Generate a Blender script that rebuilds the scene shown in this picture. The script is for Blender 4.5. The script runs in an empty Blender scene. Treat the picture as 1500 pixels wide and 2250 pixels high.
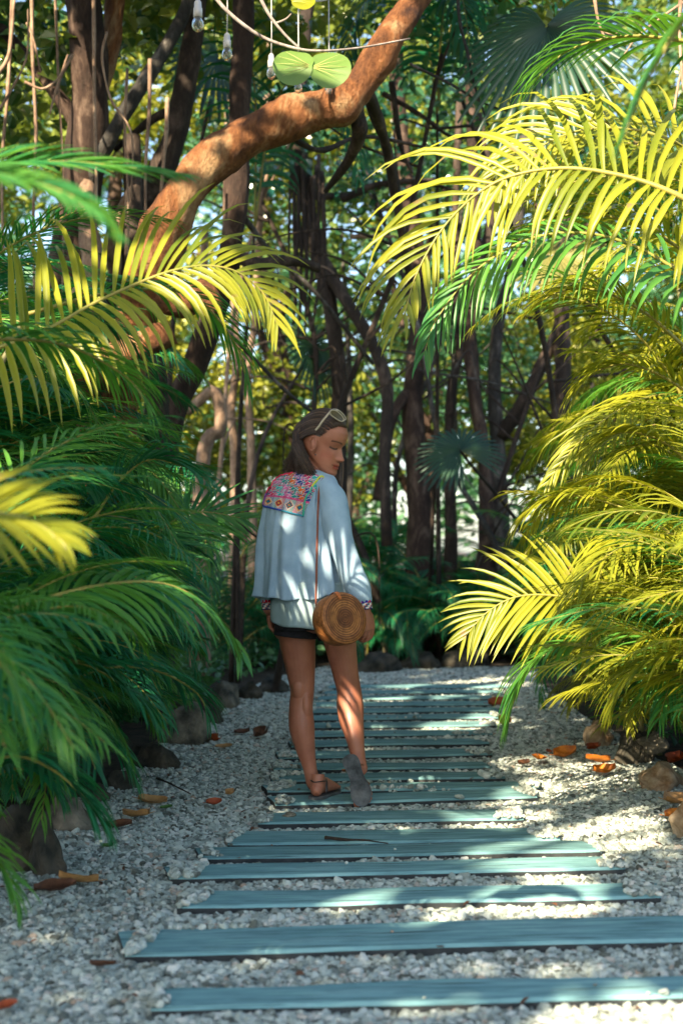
import bpy, bmesh, math, random
import numpy as np
from mathutils import Vector, Matrix, Euler, noise as mnoise
from mathutils.bvhtree import BVHTree

C = bpy.context.scene
COL = C.collection
rad = math.radians
random.seed(7)
RS = np.random.RandomState(11)

# ------------------------------------------------------------------ camera, light
CAM_H = 1.10
FPX = 3125.0
cam_d = bpy.data.cameras.new('camera')
cam_d.sensor_fit = 'VERTICAL'
cam_d.sensor_height = 36.0
cam_d.sensor_width = 24.0
cam_d.lens = 50.0
cam_d.shift_y = 75.0 / 2250.0
cam_d.clip_end = 500
cam_d.dof.use_dof = True
cam_d.dof.focus_distance = 5.75
cam_d.dof.aperture_fstop = 2.6
cam = bpy.data.objects.new('camera', cam_d)
cam.location = (0, 0, CAM_H)
cam.rotation_euler = (rad(90), 0, 0)
COL.objects.link(cam)
C.camera = cam

SUN = Vector((-0.38, -0.66, 0.55)).normalized()      # towards the sun
sun_el = math.asin(SUN.z)
world = bpy.data.worlds.new('World')
C.world = world
world.use_nodes = True
wn = world.node_tree
wn.nodes.clear()
sky = wn.nodes.new('ShaderNodeTexSky')
sky.sky_type = 'NISHITA'
sky.sun_disc = False
sky.sun_elevation = sun_el
sky.sun_rotation = math.atan2(SUN.x, SUN.y)
sky.ozone_density = 1.0
sky.air_density = 1.0
sky.dust_density = 1.2
bg = wn.nodes.new('ShaderNodeBackground')
bg.inputs['Strength'].default_value = 0.112
wo = wn.nodes.new('ShaderNodeOutputWorld')
wn.links.new(sky.outputs[0], bg.inputs[0])
wn.links.new(bg.outputs[0], wo.inputs[0])

sl = bpy.data.lights.new('sun', 'SUN')
sl.energy = 5.0
sl.angle = rad(0.5)
sl.color = (1.0, 0.83, 0.60)
so = bpy.data.objects.new('sun', sl)
so.rotation_euler = SUN.to_track_quat('Z', 'Y').to_euler()
so.location = (0, 0, 20)
COL.objects.link(so)

C.view_settings.view_transform = 'Standard'
C.view_settings.look = 'None'
C.view_settings.gamma = 1.0
C.view_settings.use_curve_mapping = False
C.view_settings.exposure = 1.80
C.render.engine = 'CYCLES'
C.cycles.use_denoising = True
C.cycles.max_bounces = 6
C.cycles.diffuse_bounces = 4
C.cycles.glossy_bounces = 2
C.cycles.transmission_bounces = 4
C.cycles.transparent_max_bounces = 4
C.cycles.sample_clamp_indirect = 6.0
C.cycles.caustics_reflective = False
C.cycles.caustics_refractive = False


# ------------------------------------------------------------------ helpers
def P(px, py, Y):
    """photo pixel (1500 x 2250) at distance Y in metres -> point in the place"""
    return Vector(((px - 750.0) / FPX * Y, Y, CAM_H - (py - 1200.0) / FPX * Y))


def G(px, py, z=0.0):
    """the point at height z seen at that pixel"""
    return P(px, py, (CAM_H - z) * FPX / (py - 1200.0))


def to_px(p):
    return (750.0 + p[0] / p[1] * FPX, 1200.0 + (CAM_H - p[2]) / p[1] * FPX)


def tag(o, label=None, cat=None, group=None, kind=None):
    if label: o['label'] = label
    if cat: o['category'] = cat
    if group: o['group'] = group
    if kind: o['kind'] = kind
    return o


def empty(name, loc=(0, 0, 0)):
    o = bpy.data.objects.new(name, None)
    o.empty_display_size = 0.1
    o.location = loc
    COL.objects.link(o)
    return o


def link(name, me, parent=None, mat4=None):
    o = bpy.data.objects.new(name, me)
    COL.objects.link(o)
    if parent is not None:
        o.parent = parent
    if mat4 is not None:
        o.matrix_basis = mat4
    return o


def mesh(name, verts, faces, mats=(), smooth=True, midx=None):
    me = bpy.data.meshes.new(name)
    me.from_pydata([tuple(v) for v in verts], [], [tuple(f) for f in faces])
    if not isinstance(mats, (list, tuple)):
        mats = [mats]
    for m in mats:
        me.materials.append(m)
    if midx is not None:
        me.polygons.foreach_set('material_index', midx)
    if smooth:
        me.polygons.foreach_set('use_smooth', [True] * len(me.polygons))
    me.update()
    return me


def np_mesh(name, V, F, mat, smooth=True):
    """V (n,3), F (m,k) arrays of one polygon size"""
    me = bpy.data.meshes.new(name)
    n, m, k = len(V), len(F), F.shape[1]
    me.vertices.add(n)
    me.vertices.foreach_set('co', V.astype(np.float32).ravel())
    me.loops.add(m * k)
    me.loops.foreach_set('vertex_index', F.astype(np.int32).ravel())
    me.polygons.add(m)
    me.polygons.foreach_set('loop_start', np.arange(0, m * k, k, dtype=np.int32))
    me.polygons.foreach_set('use_smooth', np.full(m, smooth))
    me.materials.append(mat)
    me.update(calc_edges=True)
    return me


def spline(pts, n):
    """Catmull-Rom through pts (tuples of any length), n samples"""
    pts = [np.array(p, float) for p in pts]
    if len(pts) == 2:
        return [pts[0] + (pts[1] - pts[0]) * t for t in np.linspace(0, 1, n)]
    ext = [2 * pts[0] - pts[1]] + pts + [2 * pts[-1] - pts[-2]]
    out = []
    for t in np.linspace(0, len(pts) - 1, n):
        i = min(int(t), len(pts) - 2)
        u = t - i
        a, b, c, d = ext[i:i + 4]
        out.append(0.5 * (2 * b + (c - a) * u + (2 * a - 5 * b + 4 * c - d) * u * u + (3 * b - a - 3 * c + d) * u ** 3))
    return out


class MB:
    """collects raw geometry that becomes one mesh"""
    def __init__(s):
        s.v, s.f, s.m = [], [], []

    def add(s, vs, fs, m=0):
        o = len(s.v)
        s.v += [tuple(v) for v in vs]
        s.f += [tuple(i + o for i in f) for f in fs]
        s.m += [m] * len(fs)

    def tube(s, pts, radii, sides=8, m=0, caps=True, flat=1.0, up=None, jit=0.0):
        """radii: float, list, or list of (a, b); a is across 'up x tangent', b along up"""
        pts = [Vector(p) for p in pts]
        n = len(pts)
        if not isinstance(radii, (list, tuple, np.ndarray)):
            radii = [radii] * n
        vs, fs = [], []
        upv = Vector(up) if up is not None else None
        prev = None
        for i, p in enumerate(pts):
            t = (pts[min(i + 1, n - 1)] - pts[max(i - 1, 0)])
            if t.length < 1e-9: t = Vector((0, 0, 1))
            t.normalize()
            if upv is not None:
                b = upv - t * upv.dot(t)
            elif prev is None:
                b = Vector((0, 0, 1)) - t * t.z
                if b.length < 0.3: b = Vector((0, 1, 0)) - t * t.y
            else:
                b = prev - t * prev.dot(t)
            b.normalize()
            prev = b
            a = t.cross(b)
            r = radii[i]
            ra, rb = (r if isinstance(r, (tuple, list, np.ndarray)) else (r, r * flat))
            for k in range(sides):
                th = 2 * math.pi * k / sides
                j = 1.0 + (random.uniform(-jit, jit) if jit else 0)
                vs.append(p + a * (math.cos(th) * ra * j) + b * (math.sin(th) * rb * j))
        for i in range(n - 1):
            for k in range(sides):
                k2 = (k + 1) % sides
                fs.append((i * sides + k, i * sides + k2, (i + 1) * sides + k2, (i + 1) * sides + k))
        if caps:
            fs.append(tuple(range(sides - 1, -1, -1)))
            fs.append(tuple((n - 1) * sides + k for k in range(sides)))
        s.add(vs, fs, m)

    def ellipsoid(s, c, r, rot=None, nu=16, nv=12, m=0):
        c = Vector(c)
        R = rot if rot is not None else Matrix.Identity(3)
        vs = [c + R @ Vector((0, 0, r[2]))]
        for i in range(1, nv):
            ph = math.pi * i / nv
            for j in range(nu):
                th = 2 * math.pi * j / nu
                vs.append(c + R @ Vector((r[0] * math.sin(ph) * math.cos(th), r[1] * math.sin(ph) * math.sin(th), r[2] * math.cos(ph))))
        vs.append(c + R @ Vector((0, 0, -r[2])))
        fs = []
        for j in range(nu):
            fs.append((0, 1 + j, 1 + (j + 1) % nu))
            b = 1 + (nv - 2) * nu
            fs.append((len(vs) - 1, b + (j + 1) % nu, b + j))
        for i in range(nv - 2):
            for j in range(nu):
                a0 = 1 + i * nu
                fs.append((a0 + j, a0 + nu + j, a0 + nu + (j + 1) % nu, a0 + (j + 1) % nu))
        s.add(vs, fs, m)

    def box(s, c, h, rot=None, m=0):
        c = Vector(c)
        R = rot if rot is not None else Matrix.Identity(3)
        vs = [c + R @ Vector((h[0] * x, h[1] * y, h[2] * z)) for x in (-1, 1) for y in (-1, 1) for z in (-1, 1)]
        s.add(vs, [(0, 1, 3, 2), (4, 6, 7, 5), (0, 4, 5, 1), (2, 3, 7, 6), (0, 2, 6, 4), (1, 5, 7, 3)], m)

    def mesh(s, name, mats, smooth=True):
        return mesh(name, s.v, s.f, mats, smooth, s.m)

    def obj(s, name, mats, parent=None, smooth=True):
        return link(name, s.mesh(name, mats, smooth), parent)


# ------------------------------------------------------------------ materials
def _nt(name):
    m = bpy.data.materials.new(name)
    m.use_nodes = True
    nt = m.node_tree
    nt.nodes.clear()
    out = nt.nodes.new('ShaderNodeOutputMaterial')
    return m, nt, out


def _in(nt, node, key, val):
    if isinstance(val, bpy.types.NodeSocket):
        nt.links.new(val, node.inputs[key])
    else:
        node.inputs[key].default_value = val


def noise(nt, scale, detail=4.0, rough=0.6, vec=None, dist=0.0):
    n = nt.nodes.new('ShaderNodeTexNoise')
    n.inputs['Scale'].default_value = scale
    n.inputs['Detail'].default_value = detail
    n.inputs['Roughness'].default_value = rough
    n.inputs['Distortion'].default_value = dist
    if vec is not None:
        nt.links.new(vec, n.inputs['Vector'])
    return n.outputs['Fac']


def ramp(nt, fac, stops):
    r = nt.nodes.new('ShaderNodeValToRGB')
    el = r.color_ramp.elements
    while len(el) < len(stops):
        el.new(0.5)
    for e, (p, c) in zip(el, stops):
        e.position = p
        e.color = (*c, 1) if len(c) == 3 else c
    nt.links.new(fac, r.inputs[0])
    return r.outputs[0]


def mixc(nt, fac, a, b, mode='MIX'):
    n = nt.nodes.new('ShaderNodeMix')
    n.data_type = 'RGBA'
    n.blend_type = mode
    ins = [i for i in n.inputs if i.enabled]
    for i, v in zip((n.inputs[0], n.inputs[6], n.inputs[7]), (fac, a, b)):
        if isinstance(v, bpy.types.NodeSocket):
            nt.links.new(v, i)
        else:
            i.default_value = v if not isinstance(v, tuple) or len(v) == 4 else (*v, 1)
    return n.outputs[2]


def coords(nt, kind='Object', scale=None):
    t = nt.nodes.new('ShaderNodeTexCoord')
    o = t.outputs[kind]
    if scale is not None:
        mp = nt.nodes.new('ShaderNodeMapping')
        mp.inputs['Scale'].default_value = scale
        nt.links.new(o, mp.inputs[0])
        o = mp.outputs[0]
    return o


def bump(nt, h, strength=0.5, dist=0.01):
    b = nt.nodes.new('ShaderNodeBump')
    b.inputs['Strength'].default_value = strength
    b.inputs['Distance'].default_value = dist
    nt.links.new(h, b.inputs['Height'])
    return b.outputs[0]


def pbr(nt, out, color, rough=0.6, normal=None, spec=0.5, **kw):
    p = nt.nodes.new('ShaderNodeBsdfPrincipled')
    _in(nt, p, 'Base Color', color if not isinstance(color, tuple) or len(color) == 4 else (*color, 1))
    _in(nt, p, 'Roughness', rough)
    _in(nt, p, 'Specular IOR Level', spec)
    if normal is not None:
        nt.links.new(normal, p.inputs['Normal'])
    for k, v in kw.items():
        _in(nt, p, k, v)
    if out is not None:
        nt.links.new(p.outputs[0], out.inputs[0])
    return p


def m_simple(name, c1, c2, scale=8.0, rough=0.7, bs=0.4, bd=0.005, bscale=None, stretch=None, spec=0.4, lo=0.35, hi=0.65):
    m, nt, out = _nt(name)
    v = coords(nt, 'Object', stretch)
    f = noise(nt, scale, vec=v)
    col = ramp(nt, f, [(lo, c1), (hi, c2)])
    nb = bump(nt, noise(nt, bscale or scale * 3, 6, 0.7, v), bs, bd)
    pbr(nt, out, col, rough, nb, spec)
    return m


def m_leaf(name, c1, c2, trans=0.35, rough=0.42, spec=0.5, tip=None, hue=0.03, tc=None):
    """leaf: varied per object and over its surface, light shining through"""
    m, nt, out = _nt(name)
    oi = nt.nodes.new('ShaderNodeObjectInfo')
    geo = nt.nodes.new('ShaderNodeNewGeometry')
    f = noise(nt, 2.2, 2, 0.5, coords(nt, 'Object'))
    add = nt.nodes.new('ShaderNodeMath'); add.operation = 'MULTIPLY_ADD'
    nt.links.new(oi.outputs['Random'], add.inputs[0]); add.inputs[1].default_value = 0.5
    nt.links.new(f, add.inputs[2])
    isl = nt.nodes.new('ShaderNodeMath'); isl.operation = 'MULTIPLY_ADD'
    nt.links.new(geo.outputs['Random Per Island'], isl.inputs[0]); isl.inputs[1].default_value = 0.35
    nt.links.new(add.outputs[0], isl.inputs[2])
    col = ramp(nt, isl.outputs[0], [(0.45, c1), (1.15 if False else 1.0, c2)])
    if tip is not None:
        f2 = noise(nt, 9.0, 3, 0.6, coords(nt, 'Object'))
        msk = ramp(nt, f2, [(0.66, (0, 0, 0)), (0.72, (1, 1, 1))])
        col = mixc(nt, msk, col, tip)
    p = pbr(nt, None, col, rough, None, spec)
    tr = nt.nodes.new('ShaderNodeBsdfTranslucent')
    tcol = mixc(nt, 1.0, col, (*(tc or (1.25, 1.2, 0.5)), 1), 'MULTIPLY')
    nt.links.new(tcol, tr.inputs[0])
    mx = nt.nodes.new('ShaderNodeMixShader')
    mx.inputs[0].default_value = trans
    nt.links.new(p.outputs[0], mx.inputs[1])
    nt.links.new(tr.outputs[0], mx.inputs[2])
    nt.links.new(mx.outputs[0], out.inputs[0])
    return m


def m_bark(name, c1, c2, c3, scale=6.0, bs=0.8, bd=0.02, stretch=(1, 1, 0.4)):
    m, nt, out = _nt(name)
    v = coords(nt, 'Object', stretch)
    f = noise(nt, scale, 6, 0.65, v, 0.6)
    col = ramp(nt, f, [(0.30, c1), (0.52, c2), (0.68, c3)])
    f2 = noise(nt, scale * 7, 6, 0.7, v)
    dk = ramp(nt, f2, [(0.32, (0.55, 0.5, 0.5)), (0.6, (1, 1, 1))])
    col = mixc(nt, 1.0, col, dk, 'MULTIPLY')
    nb = bump(nt, f2, bs, bd)
    pbr(nt, out, col, 0.8, nb, 0.3)
    return m


M = {}
M['areca_lit'] = m_leaf('areca_leaf_lit_yellow', (0.085, 0.155, 0.017), (0.32, 0.33, 0.025), 0.40, 0.36, 0.36, tip=(0.28, 0.20, 0.08))  # yellowish leaf, with sunlit brightness put into its colour as well
M['areca'] = m_leaf('areca_leaf_green', (0.008, 0.15, 0.058), (0.10, 0.28, 0.040), 0.36, 0.38, 0.36)  # this and areca_deep carry the emerald of shade in their colour
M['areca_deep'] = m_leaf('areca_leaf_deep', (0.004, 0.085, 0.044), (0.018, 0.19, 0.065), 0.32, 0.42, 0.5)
M['rachis'] = m_simple('palm_midrib', (0.20, 0.21, 0.04), (0.32, 0.27, 0.06), 14, 0.45, 0.2, 0.002)
M['cane'] = m_simple('palm_cane', (0.10, 0.12, 0.04), (0.24, 0.20, 0.09), 5, 0.55, 0.3, 0.004)
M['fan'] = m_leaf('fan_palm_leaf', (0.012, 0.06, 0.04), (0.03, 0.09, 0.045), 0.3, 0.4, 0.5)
M['fan_lit'] = m_leaf('fan_palm_leaf_lit', (0.15, 0.17, 0.05), (0.28, 0.25, 0.08), 0.3, 0.4, 0.5)  # lit copy of the fan leaf, sunshine put into its colour
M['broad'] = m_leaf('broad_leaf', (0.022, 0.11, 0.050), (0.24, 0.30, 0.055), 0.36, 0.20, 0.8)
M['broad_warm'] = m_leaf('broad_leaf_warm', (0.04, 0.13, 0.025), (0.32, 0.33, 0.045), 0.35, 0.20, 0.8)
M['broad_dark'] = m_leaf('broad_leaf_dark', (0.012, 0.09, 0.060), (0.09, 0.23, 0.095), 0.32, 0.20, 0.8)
M['bark_orange'] = m_bark('bark_orange', (0.055, 0.024, 0.014), (0.30, 0.120, 0.040), (0.58, 0.38, 0.19), 4.8, 1.0, 0.05)
M['bark_brown'] = m_bark('bark_brown', (0.018, 0.012, 0.009), (0.060, 0.036, 0.025), (0.20, 0.14, 0.10), 7.0)
M['bark_grey'] = m_bark('bark_grey', (0.022, 0.020, 0.018), (0.060, 0.056, 0.048), (0.24, 0.22, 0.19), 8.0)
M['bark_dark'] = m_bark('bark_dark', (0.020, 0.014, 0.010), (0.050, 0.036, 0.026), (0.14, 0.10, 0.075), 7.0)
M['root'] = m_bark('aerial_root_bark', (0.14, 0.09, 0.06), (0.34, 0.23, 0.15), (0.5, 0.36, 0.25), 9.0, 0.4, 0.005)
M['soil'] = m_simple('leaf_litter_soil', (0.018, 0.016, 0.012), (0.07, 0.05, 0.032), 9, 0.95, 0.9, 0.03)
M['bed'] = m_simple('gravel_bed', (0.16, 0.16, 0.14), (0.36, 0.35, 0.32), 60, 0.95, 0.8, 0.01)


def m_gravel():
    m, nt, out = _nt('limestone_gravel')
    oi = nt.nodes.new('ShaderNodeObjectInfo')
    col = ramp(nt, oi.outputs['Random'], [(0.0, (0.10, 0.11, 0.09)), (0.18, (0.26, 0.30, 0.265)), (0.5, (0.44, 0.51, 0.455)),
                                          (0.8, (0.60, 0.66, 0.59)), (0.94, (0.70, 0.71, 0.64)), (1.0, (0.40, 0.30, 0.22))])
    f = noise(nt, 60, 4, 0.6, coords(nt, 'Generated'))
    sh = ramp(nt, f, [(0.3, (0.72, 0.72, 0.72)), (0.6, (1, 1, 1))])
    col = mixc(nt, 1.0, col, sh, 'MULTIPLY')
    pbr(nt, out, col, 0.75, bump(nt, noise(nt, 6, 4, 0.7, coords(nt, 'Generated')), 0.4, 0.02), 0.3)
    return m


M['gravel'] = m_gravel()


def m_plank():
    m, nt, out = _nt('weathered_bluegrey_timber')
    v = coords(nt, 'Object', (1.0, 14.0, 14.0))
    f = noise(nt, 3.0, 6, 0.65, v, 0.4)
    col = ramp(nt, f, [(0.28, (0.075, 0.17, 0.185)), (0.5, (0.165, 0.335, 0.35)), (0.72, (0.29, 0.47, 0.47))])
    f2 = noise(nt, 3.2, 5, 0.65, coords(nt, 'Object', (1, 3, 3)))
    col = mixc(nt, 1.0, col, ramp(nt, f2, [(0.3, (0.62, 0.64, 0.66)), (0.5, (1.0, 1.0, 1.0)), (0.72, (1.25, 1.2, 1.1))]), 'MULTIPLY')
    v3 = coords(nt, 'Object', (1.4, 38.0, 38.0))
    cr = ramp(nt, noise(nt, 1.6, 3, 0.6, v3), [(0.32, (0.16, 0.16, 0.17)), (0.40, (1, 1, 1))])
    col = mixc(nt, 1.0, col, cr, 'MULTIPLY')
    oi = nt.nodes.new('ShaderNodeObjectInfo')
    col = mixc(nt, 1.0, col, ramp(nt, oi.outputs['Random'], [(0, (0.82, 0.82, 0.82)), (1, (1.1, 1.1, 1.1))]), 'MULTIPLY')
    pbr(nt, out, col, 0.8, bump(nt, f, 0.5, 0.004), 0.25)
    return m


M['plank'] = m_plank()
M['plank_side'] = m_simple('plank_side_shade', (0.015, 0.02, 0.022), (0.05, 0.055, 0.055), 12, 0.9)  # side faces: shade of the gap below put into a darker colour
M['rock'] = m_simple('mossy_rock', (0.014, 0.018, 0.014), (0.10, 0.085, 0.060), 7, 0.9, 1.0, 0.02)
M['rock_pale'] = m_simple('pale_rock', (0.030, 0.033, 0.026), (0.26, 0.23, 0.17), 7, 0.9, 1.0, 0.02)
M['rock_orange'] = m_simple('ochre_rock', (0.26, 0.15, 0.07), (0.58, 0.45, 0.30), 12, 0.9, 1.0, 0.02)
# ------------------------------------------------------------------ ground
def xl_edge(Y):
    return float(np.interp(Y, [2.0, 5.3, 6.9, 9.0, 11.0, 12.2, 12.9], [-1.35, -1.10, -0.98, -0.80, -0.60, -0.32, 0.2]))


def xr_edge(Y):
    return float(np.interp(Y, [2.0, 5.0, 7.0, 9.0, 11.5, 12.9], [2.0, 1.75, 1.50, 1.42, 1.45, 1.7]))


def build_ground():
    xs = np.concatenate([np.linspace(-150, -6, 14), np.linspace(-5, 6, 45), np.linspace(7, 150, 14)])
    ys = np.concatenate([np.linspace(-120, -2, 10), np.linspace(-1, 16, 60), np.linspace(18, 260, 22)])
    V = []
    for y in ys:
        for x in xs:
            z = -0.035
            inside = xl_edge(max(2, min(y, 12.9))) < x < xr_edge(max(2, min(y, 12.9))) and y < 12.8
            if not inside:
                z += 0.05 + 0.05 * mnoise.noise(Vector((x * 1.3, y * 1.3, 3)))
            V.append((x, y, z))
    n = len(xs)
    F = [(j * n + i, j * n + i + 1, (j + 1) * n + i + 1, (j + 1) * n + i) for j in range(len(ys) - 1) for i in range(n - 1)]
    tag(link('ground', mesh('ground', V, F, M['soil'])), kind='structure')


build_ground()

path = None
def build_path():
    global path
    ys = np.linspace(1.5, 12.8, 60)
    V, F = [], []
    K = 12
    for y in ys:
        a, b = xl_edge(y) - 0.03, xr_edge(y) + 0.03
        for k in range(K + 1):
            x = a + (b - a) * k / K
            V.append((x, y, -0.012 + 0.008 * mnoise.noise(Vector((x * 3, y * 3, 0)))))
    for j in range(len(ys) - 1):
        for k in range(K):
            i = j * (K + 1) + k
            F.append((i, i + 1, i + K + 2, i + K + 1))
    path = tag(link('path', mesh('path', V, F, M['bed'])), kind='structure')


build_path()

# left px, right px, near-edge y at left and right, depth (m)
PLANKS = [
    (330, 1640, 2214, 2180, 0.155), (275, 1640, 2096, 2058, 0.235), (388, 1452, 1990, 1968, 0.185),
    (372, 1372, 1927, 1904, 0.17), (440, 1320, 1884, 1868, 0.17), (500, 1230, 1852, 1842, 0.19),
    (566, 1150, 1806, 1797, 0.20), (606, 1180, 1766, 1748, 0.19), (588, 1185, 1737, 1728, 0.17),
    (596, 1110, 1713, 1706, 0.17), (600, 1090, 1688, 1684, 0.16), (612, 1082, 1664, 1656, 0.19),
    (640, 1075, 1638, 1630, 0.18), (655, 1082, 1616, 1611, 0.18), (660, 1090, 1597, 1592, 0.18),
    (665, 1095, 1580, 1575, 0.18), (668, 1100, 1564, 1560, 0.18), (675, 1105, 1549, 1546, 0.18),
    (690, 1110, 1535, 1533, 0.18), (700, 1115, 1522, 1520, 0.18), (715, 1120, 1510, 1508, 0.18),
]
PL_RECT = []
PL_Z = 0.034


def build_plank(i, pl):
    pxl, pxr, yl, yr, dep = pl
    a, b = G(pxl, yl, PL_Z), G(pxr, yr, PL_Z)
    PL_RECT.append((a.x, b.x, a.y, b.y, dep))
    L = (b - a).length
    ang = math.atan2(b.y - a.y, b.x - a.x)
    rnd = random.Random(i)
    n = 26
    prof = []       # cross section (y, z): bevelled box
    bv = 0.006
    th = 0.05
    vs, fs, mi = [], [], []
    for k in range(n + 1):
        t = k / n
        x = t * L
        w0 = 0.012 * mnoise.noise(Vector((x * 2.2, i * 7.1, 0))) + 0.004 * mnoise.noise(Vector((x * 9, i * 3.1, 5)))
        w1 = 0.020 * mnoise.noise(Vector((x * 2.0, i * 5.3, 9))) + 0.004 * mnoise.noise(Vector((x * 8, i * 2.1, 2)))
        zt = 0.004 * mnoise.noise(Vector((x * 1.5, i * 4.4, 1)))
        e = 0.0
        xe = x
        if k in (0, n):
            e = 0.012
        sec = [(w0 + e, -th), (w0 + e * 0.5, -bv * 1.6 + zt), (w0 + bv + e, zt), (dep * 0.5, zt + 0.001), (dep + w1 - bv - e, zt), (dep + w1 - e * 0.5, -bv * 1.6 + zt), (dep + w1, -th)]
        sk = (rnd.uniform(-0.045, 0.045)) if k in (0, n) else 0
        for (yy, zz) in sec:
            vs.append((xe + sk * yy / dep, yy, zz))
    s = 7
    for k in range(n):
        for j in range(s - 1):
            fs.append((k * s + j, (k + 1) * s + j, (k + 1) * s + j + 1, k * s + j + 1))
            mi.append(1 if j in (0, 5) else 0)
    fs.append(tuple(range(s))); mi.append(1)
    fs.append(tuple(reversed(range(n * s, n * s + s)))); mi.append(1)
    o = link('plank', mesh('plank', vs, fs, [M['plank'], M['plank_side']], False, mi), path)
    o.location = (a.x, a.y, PL_Z)
    o.rotation_euler = (rnd.uniform(-0.012, 0.012), 0, ang)


for i, pl in enumerate(PLANKS):
    build_plank(i, pl)


def plank_inside(x, y, m=0.0, me=0.03):
    """True when over a plank (m grows depth, me shrinks the ends)"""
    for (xa, xb, ya, yb, d) in PL_RECT:
        if xa + me < x < xb - me:
            y0 = ya + (yb - ya) * (x - xa) / (xb - xa)
            if y0 - m < y < y0 + d + m:
                return True
    return False


# ---- gravel: one stuff object; every stone an instance of a small noise-shaped pebble
def build_gravel():
    pts, scl, rot = [], [], []
    R = np.random.RandomState(3)
    N = 235000
    u = R.rand(N)
    # density falls with distance
    Y = 2.9 + (12.75 - 2.9) * u ** 1.25
    for y in Y:
        a, b = xl_edge(y) - 0.06, xr_edge(y) + 0.10
        b = min(b, 0.27 * y + 0.25)
        a = max(a, -0.27 * y - 0.15)
        x = R.uniform(a, b)
        em = 0.01 + 0.22 * abs(mnoise.noise(Vector((x * 0.9, y * 2.6, 7))))
        eo = -0.001 + 0.06 * max(0, mnoise.noise(Vector((x * 1.3, y * 2.3, 17))) - 0.25)
        if plank_inside(x, y, -eo, em):
            if R.rand() > 0.0006: continue
            z = PL_Z + 0.004
            r = 0.006
        else:
            near = plank_inside(x, y, 0.05, -0.02)
            edge = min(x - xl_edge(y), xr_edge(y) - x)
            z = 0.002 + 0.012 * mnoise.noise(Vector((x * 2.4, y * 2.4, 0))) + R.rand() * 0.012
            z += 0.014 * max(0, 1 - edge / 0.5)
            if near: z -= 0.004
            if plank_inside(x, y, 0.0, 0.0): z = PL_Z + 0.002 + 0.006 * R.rand()
            r = float(np.clip(R.lognormal(-4.80, 0.34), 0.0035, 0.020)) * (1.0 if y < 9 else 1.1)
        pts.append((x, y, z))
        scl.append((r * R.uniform(0.9, 1.35), r * R.uniform(0.75, 1.1), r * R.uniform(0.5, 0.85)))
        rot.append((R.uniform(-0.7, 0.7), R.uniform(-0.7, 0.7), R.uniform(0, 6.28)))
    me = bpy.data.meshes.new('gravel')
    n = len(pts)
    me.vertices.add(n)
    me.vertices.foreach_set('co', np.array(pts, np.float32).ravel())
    for nm, dat in (('stone_scale', scl), ('stone_turn', rot)):
        at = me.attributes.new(nm, 'FLOAT_VECTOR', 'POINT')
        at.data.foreach_set('vector', np.array(dat, np.float32).ravel())
    me.materials.append(M['gravel'])
    o = link('gravel', me)
    tag(o, 'loose pale limestone gravel spread between and beside the planks', 'gravel', None, 'stuff')
    ng = bpy.data.node_groups.new('gravel_stones', 'GeometryNodeTree')
    ng.interface.new_socket('Geometry', in_out='INPUT', socket_type='NodeSocketGeometry')
    ng.interface.new_socket('Geometry', in_out='OUTPUT', socket_type='NodeSocketGeometry')
    gi = ng.nodes.new('NodeGroupInput'); go = ng.nodes.new('NodeGroupOutput')
    ico = ng.nodes.new('GeometryNodeMeshIcoSphere')
    ico.inputs['Radius'].default_value = 1.0
    ico.inputs['Subdivisions'].default_value = 2
    pos = ng.nodes.new('GeometryNodeInputPosition')
    nz = ng.nodes.new('ShaderNodeTexNoise'); nz.inputs['Scale'].default_value = 0.9; nz.inputs['Detail'].default_value = 2
    sub = ng.nodes.new('ShaderNodeVectorMath'); sub.operation = 'SUBTRACT'; sub.inputs[1].default_value = (0.5, 0.5, 0.5)
    mul = ng.nodes.new('ShaderNodeVectorMath'); mul.operation = 'SCALE'; mul.inputs['Scale'].default_value = 1.5
    sp = ng.nodes.new('GeometryNodeSetPosition')
    L = ng.links.new
    L(pos.outputs[0], nz.inputs['Vector']); L(nz.outputs['Color'], sub.inputs[0]); L(sub.outputs[0], mul.inputs[0])
    L(ico.outputs[0], sp.inputs['Geometry']); L(mul.outputs[0], sp.inputs['Offset'])
    sm = ng.nodes.new('GeometryNodeSetMaterial'); sm.inputs['Material'].default_value = M['gravel']
    L(sp.outputs[0], sm.inputs[0])
    iop = ng.nodes.new('GeometryNodeInstanceOnPoints')
    def att(nm):
        a = ng.nodes.new('GeometryNodeInputNamedAttribute'); a.data_type = 'FLOAT_VECTOR'
        a.inputs['Name'].default_value = nm
        return a.outputs['Attribute']
    e2r = ng.nodes.new('FunctionNodeEulerToRotation')
    L(att('stone_turn'), e2r.inputs[0])
    mp = ng.nodes.new('GeometryNodeMeshToPoints')
    L(gi.outputs[0], mp.inputs[0]); L(mp.outputs[0], iop.inputs['Points']); L(sm.outputs[0], iop.inputs['Instance'])
    L(e2r.outputs[0], iop.inputs['Rotation']); L(att('stone_scale'), iop.inputs['Scale'])
    L(iop.outputs[0], go.inputs[0])
    md = o.modifiers.new('stones', 'NODES'); md.node_group = ng


build_gravel()

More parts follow.
